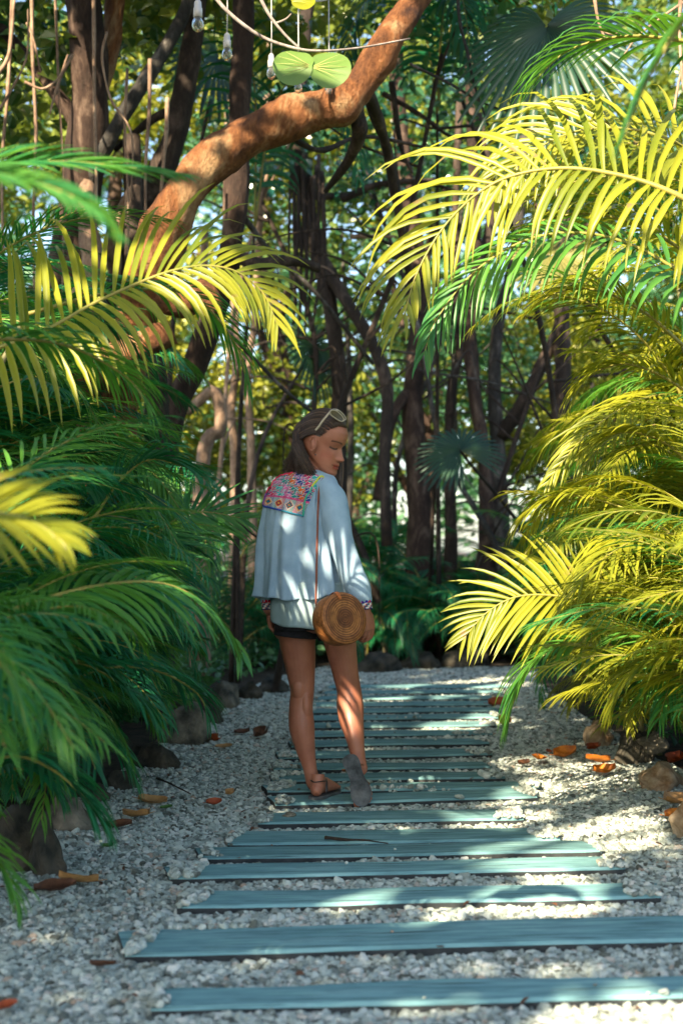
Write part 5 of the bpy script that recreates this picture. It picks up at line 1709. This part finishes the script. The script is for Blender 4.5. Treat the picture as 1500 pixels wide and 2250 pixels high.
mline = np.exp(-((lu_ + 0.0685 - 6.0 * ls_ ** 2) / 0.0022) ** 2) * (sa < 0.030) * (lf_ > 0.055) * face
mulc(mline * 0.9, (0.25, 0.12, 0.12))
blush = np.exp(-((lu_ + 0.035) / 0.02) ** 2) * np.exp(-((sa - 0.045) / 0.02) ** 2) * face
mulc(blush * 0.5, (1.05, 0.72, 0.70))
nost = np.exp(-((lu_ + 0.0515) / 0.003) ** 2) * np.exp(-((sa - 0.008) / 0.004) ** 2) * (lf_ > 0.085) * face
mulc(nost * 0.7, (0.3, 0.15, 0.12))
ca = bme.color_attributes.new('tint', 'FLOAT_COLOR', 'POINT')
ca.data.foreach_set('color', tint.ravel())
link('body', bme, woman)

# ------------------------------------------------------------------ clothes
def m_chambray(name, c1, c2):
    m, nt, out = _nt(name)
    v = coords(nt, 'Object')
    f = noise(nt, 14, 4, 0.6, v)
    col = ramp(nt, f, [(0.3, c1), (0.7, c2)])
    wv = nt.nodes.new('ShaderNodeTexWave'); wv.wave_type = 'BANDS'; wv.bands_direction = 'X'
    wv.inputs['Scale'].default_value = 70; wv.inputs['Distortion'].default_value = 0.8
    nt.links.new(v, wv.inputs['Vector'])
    col = mixc(nt, 1.0, col, ramp(nt, wv.outputs['Fac'], [(0, (0.88, 0.90, 0.93)), (1, (1.03, 1.03, 1.03))]), 'MULTIPLY')
    nb = bump(nt, noise(nt, 500, 2, 0.5, v), 0.15, 0.001)
    p = pbr(nt, None, col, 0.85, nb, 0.2)
    tr = nt.nodes.new('ShaderNodeBsdfTranslucent'); nt.links.new(col, tr.inputs[0])
    mx = nt.nodes.new('ShaderNodeMixShader'); mx.inputs[0].default_value = 0.12
    nt.links.new(p.outputs[0], mx.inputs[1]); nt.links.new(tr.outputs[0], mx.inputs[2]); nt.links.new(mx.outputs[0], out.inputs[0])
    return m


M['shirt'] = m_chambray('pale_blue_chambray', (0.31, 0.45, 0.56), (0.41, 0.56, 0.66))
M['shirt_tail'] = m_chambray('pale_aqua_cotton', (0.36, 0.50, 0.52), (0.44, 0.57, 0.58))
M['black_cloth'] = m_simple('black_cloth', (0.008, 0.008, 0.011), (0.018, 0.018, 0.024), 40, 0.85, 0.3, 0.001)


def loft(levels, N, fold, hem=None, sub=6, seed=0, yaw=0.0):
    """levels: (py, xl, xr, Yc, half depth). fold(u, phi) -> outward metres"""
    L = spline(levels, (len(levels) - 1) * sub + 1)
    vs, fs = [], []
    n = len(L)
    for i, (py, xl, xr, Yc, hd) in enumerate(L):
        c = w((xl + xr) / 2, py, Yc)
        hw = (xr - xl) / 2 / FPX * Yc
        u = i / (n - 1)
        for k in range(N):
            ph = 2 * math.pi * k / N
            d = fold(u, ph)
            x = (hw + d) * math.cos(ph); y = (hd + d) * math.sin(ph)
            z = hem(u, ph) if hem else 0
            vs.append((c.x + x + 0.0, c.y + y + yaw * x, c.z + z))
    for i in range(n - 1):
        for k in range(N):
            fs.append((i * N + k, (i + 1) * N + k, (i + 1) * N + (k + 1) % N, i * N + (k + 1) % N))
    return vs, fs


def fold_b(u, ph):
    a = 0.016 * max(0, (u - 0.26)) / 0.74
    back = 0.5 - 0.5 * math.sin(ph)      # 1 at the back (towards the camera, -y)
    f = a * (math.sin(ph * 13 + 0.6 * math.sin(u * 4)) * 0.55 + math.sin(ph * 7 + 1.3 + u * 1.5) * 0.75 + 0.35 * math.sin(ph * 23 + 2))
    g = 0.006 * math.exp(-((u - 0.42) / 0.14) ** 2) * math.sin(ph * 34) * back
    nz = 0.012 * (u ** 0.5) * mnoise.noise(Vector((math.cos(ph) * 2, math.sin(ph) * 2, u * 4)))
    dg_ = 0.006 * math.sin(ph * 5 + u * 14) * u * (1 if u > .2 else u / .2)
    return f + g + nz + dg_


bl_levels = [(1034, 666, 708, 6.125, .062), (1039, 642, 722, 6.12, .070), (1047, 612, 733, 6.115, .082), (1060, 599, 742, 6.11, .095), (1085, 586, 747, 6.10, .108), (1112, 576, 750, 6.10, .118),
             (1150, 570, 750, 6.10, .128), (1200, 564, 752, 6.10, .138), (1250, 560, 757, 6.10, .150), (1290, 557, 762, 6.10, .158), (1314, 555, 765, 6.10, .163)]
vs, fs = loft(bl_levels, 180, fold_b, lambda u, ph: (0.022 * max(0, math.cos(ph)) - 0.004 * math.sin(ph * 3) + 0.004 * math.sin(ph * 11)) * max(0, u - .8) / .2, yaw=-0.28)
bl_mesh = mesh('blouse', vs, fs, M['shirt'])
bvh = BVHTree.FromPolygons([Vector(v) for v in vs], fs)
blouse = link('blouse', bl_mesh, woman)
sd = blouse.modifiers.new('cloth', 'SOLIDIFY'); sd.thickness = 0.0018; sd.offset = -1


def fold_t(u, ph):
    return 0.006 * u * math.sin(ph * 9 + 1) + 0.008 * u * mnoise.noise(Vector((math.cos(ph) * 2, math.sin(ph) * 2, 5 + u * 3)))


def hem_t(u, ph):
    px = math.cos(ph)
    return (-0.012 * (1 - px * px) + 0.012 * abs(px) ** 3 + 0.004 * math.sin(ph * 6)) * u - 0.0 * px


vs, fs = loft([(1278, 590, 760, 6.10, .145), (1310, 592, 762, 6.10, .152), (1340, 592, 764, 6.10, .158), (1371, 592, 766, 6.10, .162)], 140, fold_t, hem_t, yaw=-0.28)
tl = link('shirt_tail', mesh('shirt_tail', vs, fs, M['shirt_tail']), woman)
sd = tl.modifiers.new('cloth', 'SOLIDIFY'); sd.thickness = 0.0018; sd.offset = -1


def on_blouse(px, py, off=0.004):
    """point on the back of the blouse seen at that pixel"""
    o = Vector((0, 0, CAM_H)) - WO
    for k in range(14):
        d = (W(px, py, 6.0) - Vector((0, 0, CAM_H))).normalized()
        hit = bvh.ray_cast(o, d)
        if hit[0] is not None:
            nn = hit[1] if hit[1].dot(d) < 0 else -hit[1]
            return hit[0] + (nn * 0.5 - d * 0.5).normalized() * off
        px += (655 - px) * 0.06
        py += (1090 - py) * 0.03
    return w(px, py, 6.0)


# yoke: woven colour pattern (flat print on a raised panel)
PAL = [(0.62, 0.04, 0.12), (0.01, 0.25, 0.22), (0.72, 0.13, 0.015), (0.015, 0.06, 0.24), (0.72, 0.16, 0.36), (0.66, 0.64, 0.58), (0.78, 0.34, 0.05), (0.20, 0.015, 0.08), (0.04, 0.42, 0.38)]
MOTIF = ["..X.....", "XXXX..X.", ".XXXXXXX", ".XXXXXX.", ".X.XX.X.", "XX.X..XX"]
def yoke_col(i, j, nu, nv):
    """i across, j down from the top; returns palette colour"""
    white = PAL[5]
    if j > nv - 19:                       # diamonds row
        cx = i % 18; jj = j - (nv - 19)
        d = abs(cx - 8.5) + abs(jj - 9) * 1.0
        q = (i // 18) % 3
        if d < 2: return PAL[(1, 6, 2)[q]]
        if d < 4.5: return PAL[(3, 7, 1)[q]]
        if d < 6.5: return PAL[(6, 2, 7)[q]]
        if d < 8: return (0.72, 0.55, 0.40)
        return white if (i + j) % 2 else PAL[(0, 3, 1)[(i // 9) % 3]]
    if j > nv - 22: return PAL[4] if (i // 2 + j) % 2 else PAL[0]
    bw, bh = 12, 11
    r = j // bh
    cI = (i + (r % 2) * 6) // bw
    a, b = (i + (r % 2) * 6) % bw, j % bh
    h = (cI * 7 + r * 5) % 6
    fg = PAL[(4, 1, 2, 3, 0, 8)[h]]
    bg_ = PAL[(3, 4, 8, 4, 1, 0)[(cI * 3 + r) % 6]]
    m_ = MOTIF[min(5, b // 2)][min(7, int(a / 1.5))] == 'X'
    if b == 0: return white if a % 2 else fg
    if m_: return fg if (a + b) % 7 else white
    return bg_ if b % 3 else white


nu, nv = 74, 62
TL, TR, BL, BR = (597, 1047), (707, 1047), (575, 1110), (666, 1132)
vs, fs, cols = [], [], []
for j in range(nv + 1):
    t = j / nv
    for i in range(nu + 1):
        s = i / nu
        x = (1 - t) * ((1 - s) * TL[0] + s * TR[0]) + t * ((1 - s) * BL[0] + s * BR[0])
        y = (1 - t) * ((1 - s) * TL[1] + s * TR[1]) + t * ((1 - s) * BL[1] + s * BR[1])
        y -= (1 - t) * 13 * math.sin(PI * s) ** 0.8
        vs.append(on_blouse(x, y, 0.0045))
for j in range(nv):
    for i in range(nu):
        a = j * (nu + 1) + i
        fs.append((a, a + nu + 1, a + nu + 2, a + 1))
        c = yoke_col(i, j, nu, nv)
        cols += [(*c, 1)] * 4


def m_vcol(name, rough=0.8):
    m, nt, out = _nt(name)
    at = nt.nodes.new('ShaderNodeAttribute'); at.attribute_name = 'thread'
    f = noise(nt, 350, 2, 0.5, coords(nt, 'Object'))
    col = mixc(nt, 1.0, at.outputs['Color'], ramp(nt, f, [(0.3, (0.75, 0.75, 0.75)), (0.7, (1.05, 1.05, 1.05))]), 'MULTIPLY')
    pbr(nt, out, col, rough, bump(nt, f, 0.3, 0.002), 0.2)
    return m


M['thread'] = m_vcol('embroidery_thread')
me = mesh('embroidered_yoke', vs, fs, M['thread'])
ca = me.color_attributes.new('thread', 'FLOAT_COLOR', 'CORNER')
ca.data.foreach_set('color', np.array(cols, np.float32).ravel())
yk = link('embroidered_yoke', me, woman)
# piping round the yoke, bright rick-rack cords
def piping(pxs, c, name='piping'):
    mb = MB()
    mb.tube([on_blouse(x, y, 0.006) for x, y in spline(pxs, 22)], 0.0038, 7)
    mb.obj(name, m_plain('piping_cord', c, 0.7), woman)
piping([(640, 1034), (618, 1036), (600, 1046), (590, 1068), (582, 1085)], (0.85, 0.03, 0.10))
piping([(582, 1085), (577, 1100), (574, 1111)], (0.25, 0.04, 0.45))
piping([(574, 1111), (600, 1117), (620, 1122)], (0.02, 0.08, 0.45))
piping([(620, 1122), (645, 1129), (667, 1134)], (0.03, 0.30, 0.42))
piping([(667, 1134), (670, 1110), (674, 1092), (686, 1070)], (0.03, 0.45, 0.28))
piping([(686, 1070), (694, 1058), (704, 1048), (709, 1048), (714, 1056)], (0.70, 0.75, 0.03))

# sleeves
def sleeve(st, wr, seed, mt, name='sleeve', up=YF):
    n = 64
    pts = spline([tuple(w(*q[:3])) + (q[3],) for q in st], n)
    N = 40
    mb = MB()
    mb.tube([p[:3] for p in pts], [p[3] for p in pts], N, caps=False, up=up)
    vs = []
    for k, v in enumerate(mb.v):
        i, j = k // N, k % N
        c = Vector(pts[i][:3]); d = (Vector(v) - c)
        t = i / (n - 1); ph = 2 * PI * j / N
        f = 1 + wr * (0.55 * math.sin(ph * 3 + t * 18 + seed) * gb(t, .62, .25) + 0.4 * math.sin(ph * 2 - t * 30) * gb(t, .85, .12) + 0.8 * mnoise.noise(Vector((math.cos(ph) * 1.6, math.sin(ph) * 1.6, t * 8 + seed))))
        f += 0.10 * math.sin(ph * 12) * gb(t, 1.0, .08)
        vs.append(tuple(c + d * f))
    mb.v = vs
    o = mb.obj(name, mt, woman)
    sd = o.modifiers.new('cloth', 'SOLIDIFY'); sd.thickness = 0.0018; sd.offset = -1
    return o
sleeve([(706, 1066, 6.05, .044), (720, 1080, 6.02, .052), (731, 1104, 6.0, .060), (738, 1142, 5.98, .061), (746, 1182, 5.96, .056), (758, 1222, 5.945, .051), (772, 1258, 5.93, .050), (786, 1290, 5.92, .051), (796, 1314, 5.91, .040), (799, 1326, 5.905, .030)], 0.09, 1.0, M['shirt'])
sleeve([(622, 1072, 6.18, .045), (606, 1110, 6.21, .052), (598, 1180, 6.22, .052), (590, 1250, 6.21, .044), (587, 1300, 6.19, .036), (587, 1324, 6.18, .025)], 0.07, 4.0, M['shirt'])


def cuff(a, b, r, band):
    N, K = 44, 12
    A_, B_ = w(*a), w(*b)
    mb = MB()
    mb.tube([A_.lerp(B_, k / (K - 1)) for k in range(K)], [r * (1 + 0.03 * math.sin(k * 1.4)) for k in range(K)], N, caps=False, up=YF)
    me = mesh('cuff', mb.v, mb.f, M['thread'])
    cols = []
    for k in range(K - 1):
        for j in range(N):
            if k < 3: c = band[0] if j % 9 < 6 else band[1]
            elif k > 9: c = (0.02, 0.03, 0.12)
            else:
                c = [PAL[5], PAL[3], PAL[5], PAL[2], PAL[7], PAL[5], PAL[1]][(j * 5 + (k // 2) * 3) % 7]
            cols += [(*c, 1)] * 4
    ca = me.color_attributes.new('thread', 'FLOAT_COLOR', 'CORNER')
    ca.data.foreach_set('color', np.array(cols, np.float32).ravel())
    o = link('cuff', me, woman)
    sd = o.modifiers.new('cloth', 'SOLIDIFY'); sd.thickness = 0.003; sd.offset = 1
cuff((799, 1321, 5.905), (802, 1341, 5.90), .0315, ((0.03, 0.02, 0.28), (0.6, 0.03, 0.06)))
cuff((587, 1318, 6.18), (588, 1340, 6.178), .0265, ((0.65, 0.02, 0.05), (0.65, 0.02, 0.05)))

# shorts
sh = MB()
def TS(st, sides=36, up=YF):
    n = len(st) * 4
    pts = spline([tuple(w(*q[:3])) + (q[3], q[4]) for q in st], n)
    sh.tube([p[:3] for p in pts], [(p[3], p[4]) for p in pts], sides, up=up, caps=False)
TS([(674, 1285, 6.10, .142, .106), (679, 1330, 6.10, .148, .120), (683, 1362, 6.10, .152, .128), (684, 1382, 6.10, .148, .122)])
TS([(657, 1340, 6.13, .088, .100), (652, 1370, 6.13, .094, .104), (649, 1399, 6.13, .094, .102)])
TS([(730, 1340, 6.06, .088, .100), (737, 1370, 6.06, .090, .100), (743, 1399, 6.06, .088, .096)])
so_ = sh.obj('shorts', M['black_cloth'], woman)
sd = so_.modifiers.new('cloth', 'SOLIDIFY'); sd.thickness = 0.002; sd.offset = 1

# sandals
M['sole'] = m_simple('dark_rubber_sole', (0.025, 0.030, 0.034), (0.13, 0.14, 0.145), 16, 0.75, 0.4, 0.002)
M['leather'] = m_simple('tan_leather', (0.20, 0.075, 0.028), (0.34, 0.13, 0.05), 20, 0.5, 0.2, 0.002)
M['dark_leather'] = m_simple('dark_leather', (0.02, 0.014, 0.012), (0.05, 0.035, 0.03), 20, 0.45, 0.2, 0.002)
SOLE = [(0.0, 0.0), (0.006, 0.022), (0.02, 0.032), (0.045, 0.035), (0.08, 0.031), (0.115, 0.031), (0.15, 0.039), (0.18, 0.044), (0.205, 0.042), (0.228, 0.032), (0.243, 0.015), (0.247, 0.0)]
def sandal(fn, L, label_mat, thick=0.012, sgn=-1):
    k = L / 0.247
    out_ = SOLE + [(t, -h) for t, h in SOLE[-2:0:-1]]
    mid = lambda t: 0.006 * math.sin(min(1, t / .247) * PI * 1.1)
    pts = spline([(t, h) for t, h in out_] + [out_[0]], 72)[:-1]
    vs = [fn(t * k - .004, h + mid(t), 0.0) for t, h in pts] + [fn(t * k - .004, h + mid(t), sgn * thick) for t, h in pts]
    n = len(pts)
    fs = [tuple(range(n)), tuple(reversed(range(n, 2 * n)))] + [(i, i + n, (i + 1) % n + n, (i + 1) % n) for i in range(n)]
    b = MB(); b.add(vs, fs)
    return b.mesh('sole', [label_mat], False)
s1 = empty('sandal', (0, 0, 0)); s1.parent = woman; s1.location = (0, 0, 0)
link('sole', sandal(lambda t, s, h: lf(t, s, 0.0005 + h), 0.25, M['sole']), s1)
mb = MB()
def strap(fn, pts, wdt, mb, th=0.002):
    pp = spline([tuple(fn(*q)) for q in pts], 20)
    mb.tube(pp, [(wdt, th)] * 20, 8)
strap(lf, [(.185, -.018, .010), (.150, -.010, .046), (.10, .012, .066), (.07, .030, .050), (.055, .036, .012)], .006, mb)
strap(lf, [(.185, -.018, .010), (.150, -.022, .040), (.10, -.030, .050), (.07, -.034, .035), (.055, -.034, .008)], .006, mb)
strap(lf, [(.05, -.034, .060), (.02, -.02, .066), (.005, 0, .062), (.02, .022, .064), (.06, .036, .062)], .004, mb)
mb.obj('strap', M['dark_leather'], s1)
s2 = empty('sandal', (0, 0, 0)); s2.parent = woman; s2.location = (0, 0, 0)
link('sole', sandal(lambda t, s, h: rf(t, s, h), RL + .006, M['sole']), s2)
mb = MB()
strap(rf, [(.05, .038, .010), (.06, .043, .045), (.065, .030, .080), (.06, .0, .088)], .009, mb)
strap(rf, [(.05, -.036, .010), (.06, -.040, .045), (.065, -.030, .080), (.06, .0, .088)], .009, mb)
strap(rf, [(.12, .036, .004), (.14, .044, .030), (.15, .02, .056), (.18, -.012, .03)], .006, mb)
mb.obj('strap', M['leather'], s2)

# ------------------------------------------------------------------ hair: cap plus strands
def m_hair():
    m, nt, out = _nt('brown_highlighted_hair')
    geo = nt.nodes.new('ShaderNodeNewGeometry')
    col = ramp(nt, geo.outputs['Random Per Island'], [(0.0, (0.022, 0.012, 0.009)), (0.5, (0.050, 0.028, 0.018)), (0.85, (0.075, 0.042, 0.026)), (1.0, (0.22, 0.13, 0.070))])
    pbr(nt, out, col, 0.38, None, 0.6)
    return m
M['hair'] = m_hair()
hr = MB()
# scalp cap
N = 40
capv, capf = [], []
rows = 18
for i in range(rows):
    for k in range(N + 1):
        ph = rad(14) + (PI - rad(10)) * k / N        # transverse angle: near side ear over the top to the far ear
        f0 = 0.010 + 0.062 * max(0, math.sin(ph)) ** 1.6
        t = i / (rows - 1)
        f = f0 + (-0.104 - f0) * t
        r = math.sqrt(max(0.0, 1 - ((f + 0.008) / 0.108) ** 2))
        capv.append(H(f, 0.0755 * math.cos(ph) * (0.20 + 0.80 * r), -0.005 + (0.131 * max(0, math.sin(ph)) + min(0, math.sin(ph)) * 0.1) * (0.12 + 0.88 * r)) - WO)
for i in range(rows - 1):
    for k in range(N):
        a = i * (N + 1) + k
        capf.append((a, a + 1, a + N + 2, a + N + 1))
hr.add(capv, capf)
hr.tube([H(-0.045, 0, 0.05) - WO, H(-0.050, 0.0, -0.01) - WO, w(676, 1005, 6.12), w(664, 1024, 6.115), w(656, 1036, 6.11)], [(.060, .058), (.050, .048), (.046, .036), (.046, .028), (.030, .015)], 16, up=YF)
rnd = random.Random(5)
for q in range(950):
    ph = rad(17) + rad(160) * rnd.random()
    jit = rnd.uniform(-1, 1)
    layer = rnd.uniform(0, 1)
    pts = []
    f0 = 0.012 + 0.066 * max(0, math.sin(ph)) ** 1.3 - rnd.random() ** 2 * 0.05
    lift = 0.002 + 0.007 * layer
    fe = -0.055 - 0.045 * max(0, math.sin(ph))
    near = math.cos(ph)                    # +1 near side
    for t in np.linspace(0, 1, 7):
        f = f0 + (fe - f0) * t
        r = math.sqrt(max(0.03, 1 - ((f + 0.008) / 0.110) ** 2))
        a2 = ph - 0.30 * t * near * t
        sy = math.sin(a2)
        hh = (0.131 + lift * (t > .05)) * sy * (0.12 + 0.88 * r) - 0.018 * t * t * abs(near)
        pts.append(H(f, (0.0755 + lift) * math.cos(a2) * (0.20 + 0.80 * r), -0.005 + hh) - WO)
    last = Vector(pts[-1])
    # falls behind the ear and neck, drawn to the left shoulder blade
    endx = 626 + 66 * (0.5 + 0.5 * near) ** 0.8 + rnd.uniform(-8, 8)
    endy = 1049 + 10 * near * 0.5 + rnd.uniform(-24, 13) - 10 * (endx < 640)
    end = w(endx, endy, 6.035 - 0.02 * near + 0.02 * rnd.random() + (0.05 if near < -0.3 else 0))
    d0 = Vector((-0.030, 0, -0.06))
    m1 = last.lerp(end, 0.33) + Vector((-0.030 + 0.014 * jit, -0.010 * near, 0.022))
    m2 = last.lerp(end, 0.70) + Vector((-0.012 + 0.010 * jit, -0.008, -0.002))
    pts += [m1, m2, end]
    pp = spline([tuple(p) for p in pts], 20)
    hw_ = rnd.uniform(0.0010, 0.0022)
    rr = [0.0008 + hw_ * math.sin(PI * min(1, 0.15 + 0.85 * i / 19)) for i in range(20)]
    hr.tube(pp, [(r_, r_ * 0.6) for r_ in rr], 5)
# some hair hanging on the far side of the chin and loose strands by the ear
for q in range(40):
    a = H(0.03 + rnd.uniform(-.02, .01), -0.076, 0.0 + rnd.uniform(-.02, .02)) - WO
    e = w(744 + rnd.uniform(-7, 9), 1068 + rnd.uniform(-14, 14), 6.16)
    pp = spline([tuple(a), tuple(a.lerp(e, .5) + Vector((0.008, 0.0, 0))), tuple(e)], 12)
    hr.tube(pp, [0.0022] * 9 + [0.0018, 0.0012, 0.0005], 5)
for q in range(0):
    a = H(-0.034 + rnd.uniform(-.012, .004), 0.070, 0.030 + rnd.uniform(-.02, .02)) - WO
    e = w(rnd.uniform(655, 684), 1036 + rnd.uniform(-6, 12), 6.01)
    pp = spline([tuple(a), tuple(a.lerp(e, .5) + Vector((0.004 + rnd.uniform(-.006, .006), -.004, 0))), tuple(e)], 12)
    hr.tube(pp, [0.0018] * 9 + [0.0014, 0.0009, 0.0004], 5)
# flatten nothing: hair is one mesh
hr.obj('hair', M['hair'], woman)

# earring
mb = MB(); mb.ellipsoid(w(693, 999, 6.012), (.0035,) * 3, nu=8, nv=6); mb.obj('earring', m_plain('dark_bead', (0.05, 0.04, 0.04), 0.3), woman)

# ------------------------------------------------------------------ sunglasses on her head
gl = empty('sunglasses', W(727, 908, 6.03))
tag(gl, 'clear tan framed sunglasses pushed up on the woman\'s hair', 'sunglasses')
M['frame'] = m_plain('tan_acetate', (0.50, 0.42, 0.30), 0.25, 0.6)
M['lens'] = m_plain('brown_lens', (0.10, 0.08, 0.06), 0.08, 0.6)
g0 = Vector(gl.location)
for ys, yo in ((5.985, 0.0), (6.085, 0.010)):
    loop = [(724, 905), (729, 901), (740, 904), (751, 914), (755, 923), (749, 926), (738, 920), (727, 912)]
    pts = spline([tuple(W(x + (4 if yo else 0), y - (2 if yo else 0), ys + 0.05 * (x - 726) / 25) - g0) for x, y in loop + [loop[0]]], 30)
    mb = MB(); mb.tube(pts, (0.0032), 6, caps=False); mb.obj('rim', M['frame'], gl)
    vs = [Vector(p) for p in pts[:-1]]
    c = sum(vs, Vector()) / len(vs)
    b = MB(); b.add([c] + vs, [(0, i + 1, (i + 1) % len(vs) + 1) for i in range(len(vs))]); b.obj('lens', M['lens'], gl)
mb = MB(); mb.tube(spline([tuple(W(725, 905, 5.985) - g0), tuple(W(710, 923, 5.985) - g0), tuple(W(699, 939, 5.995) - g0), tuple(W(693, 945, 6.0) - g0)], 12), [(0.0045, 0.002)] * 12, 8, up=YF); mb.obj('temple_arm', M['frame'], gl)
mb = MB(); mb.tube([tuple(W(742, 905, 6.02) - g0), tuple(W(738, 900, 6.05) - g0), tuple(W(733, 899, 6.085) - g0)], 0.003, 6); mb.obj('bridge', M['frame'], gl)

# ------------------------------------------------------------------ round rattan bag
bagc = W(757, 1358, 5.80)
bn = Vector((0.53, -0.83, 0.19)).normalized()
bag = empty('round_bag', bagc)
bag.rotation_euler = bn.to_track_quat('Z', 'Y').to_euler()
tag(bag, 'round woven rattan bag with a tan clasp hanging at the woman\'s right hip', 'bag')


def m_rattan():
    m, nt, out = _nt('woven_rattan')
    v = coords(nt, 'Object')
    sx = nt.nodes.new('ShaderNodeSeparateXYZ'); nt.links.new(v, sx.inputs[0])
    def mth(op, a, b=None, c=None):
        n_ = nt.nodes.new('ShaderNodeMath'); n_.operation = op
        for i_, q in enumerate((a, b, c)):
            if q is None: continue
            if isinstance(q, bpy.types.NodeSocket): nt.links.new(q, n_.inputs[i_])
            else: n_.inputs[i_].default_value = q
        return n_.outputs[0]
    r = mth('SQRT', mth('ADD', mth('MULTIPLY', sx.outputs[0], sx.outputs[0]), mth('MULTIPLY', sx.outputs[1], sx.outputs[1])))
    ang = mth('ARCTAN2', sx.outputs[1], sx.outputs[0])
    rings = mth('SINE', mth('ADD', mth('MULTIPLY', r, 640.0), ang))
    spokes = mth('SINE', mth('MULTIPLY', ang, 110.0))
    zl = mth('SINE', mth('MULTIPLY', sx.outputs[2], 700.0))
    base = ramp(nt, mth('MULTIPLY', r, 9.2), [(0.0, (0.03, 0.012, 0.006)), (0.03, (0.24, 0.085, 0.025)), (0.33, (0.22, 0.075, 0.022)), (0.40, (0.42, 0.165, 0.045)), (0.62, (0.45, 0.18, 0.05)), (0.72, (0.33, 0.12, 0.035)), (1.0, (0.40, 0.15, 0.04))])
    f = noise(nt, 45, 4, 0.6, v)
    base = mixc(nt, 1.0, base, ramp(nt, f, [(0.3, (0.55, 0.5, 0.45)), (0.6, (1.1, 1.1, 1.1))]), 'MULTIPLY')
    h = mth('ADD', mth('MULTIPLY', rings, 0.5), mth('MULTIPLY', mth('ADD', spokes, zl), 0.35))
    base = mixc(nt, 1.0, base, ramp(nt, mth('MULTIPLY_ADD', h, 0.4, 0.5), [(0.2, (0.34, 0.30, 0.26)), (0.6, (1.1, 1.1, 1.1))]), 'MULTIPLY')
    pbr(nt, out, base, 0.55, bump(nt, h, 0.6, 0.0015), 0.4)
    return m


M['rattan'] = m_rattan()


def lathe(mb, prof, N):
    vs = [(r * math.cos(2 * PI * k / N), r * math.sin(2 * PI * k / N), z) for r, z in prof for k in range(N)]
    mb.add(vs, [(i * N + k, (i + 1) * N + k, (i + 1) * N + (k + 1) % N, i * N + (k + 1) % N) for i in range(len(prof) - 1) for k in range(N)])



mb = MB()
prof = [(0.001, .004), (.02, .0045), (.04, .005), (.06, .005), (.075, .006), (.085, .0075), (.095, .006), (.104, .002), (.108, -.005), (.109, -.012), (.106, -.015)]
lathe(mb, prof, 64)
mb.obj('lid', M['rattan'], bag)
mb = MB()
prof = [(.100, -.012), (.1045, -.018), (.107, -.035), (.107, -.060), (.104, -.084), (.095, -.091), (.06, -.093), (.001, -.093)]
lathe(mb, prof, 64)
mb.obj('basket', M['rattan'], bag)
M['clasp'] = m_simple('orange_leather', (0.50, 0.13, 0.03), (0.66, 0.20, 0.05), 20, 0.45, 0.2, 0.002)
inv = bag.rotation_euler.to_matrix().transposed()
def bl_(px, py, Y): return inv @ (W(px, py, Y) - bagc)
mb = MB()
tp = bl_(740, 1303, 5.80); an = math.atan2(tp.y, tp.x)
def rz(r, z, t=0): return Vector((math.cos(an) * r - math.sin(an) * t, math.sin(an) * r + math.cos(an) * t, z))
mb.tube([rz(.108, -.04), rz(.113, -.02), rz(.111, .000), rz(.100, .010), rz(.090, .012)], [(.009, .0018), (.009, .0018), (.0095, .0018), (.009, .0018), (.007, .0018)], 10, up=tuple(rz(1, 0)))
mb.ellipsoid(rz(.086, .012), (.008, .008, .004), nu=12, nv=8)
mb.obj('clasp', M['clasp'], bag)
# strap from the shoulder
Minv = (Matrix.Translation(bagc) @ bag.rotation_euler.to_matrix().to_4x4()).inverted()
sp_ = []
for (x, y) in ((712, 1052), (706, 1058), (702, 1080), (699, 1120), (697, 1180), (696, 1240), (695, 1290)):
    p = on_blouse(x, y, 0.007) + WO
    if y > 1100: p = p.lerp(W(x, y, 5.93 - (y - 1100) / 190 * 0.05), 0.5)
    sp_.append(Minv @ p)
sp_.append(Minv @ W(694, 1335, 5.87)); sp_.append(Minv @ W(696, 1352, 5.875))
mb = MB()
mb.tube(spline([tuple(p) for p in sp_], 50), [(.0055, .0016) if k < 40 else (.0045, .0016) for k in range(50)], 8)
M['strap'] = m_simple('russet_leather', (0.18, 0.05, 0.028), (0.28, 0.085, 0.04), 30, 0.5, 0.2, 0.001)
mb.obj('shoulder_strap', M['strap'], bag)
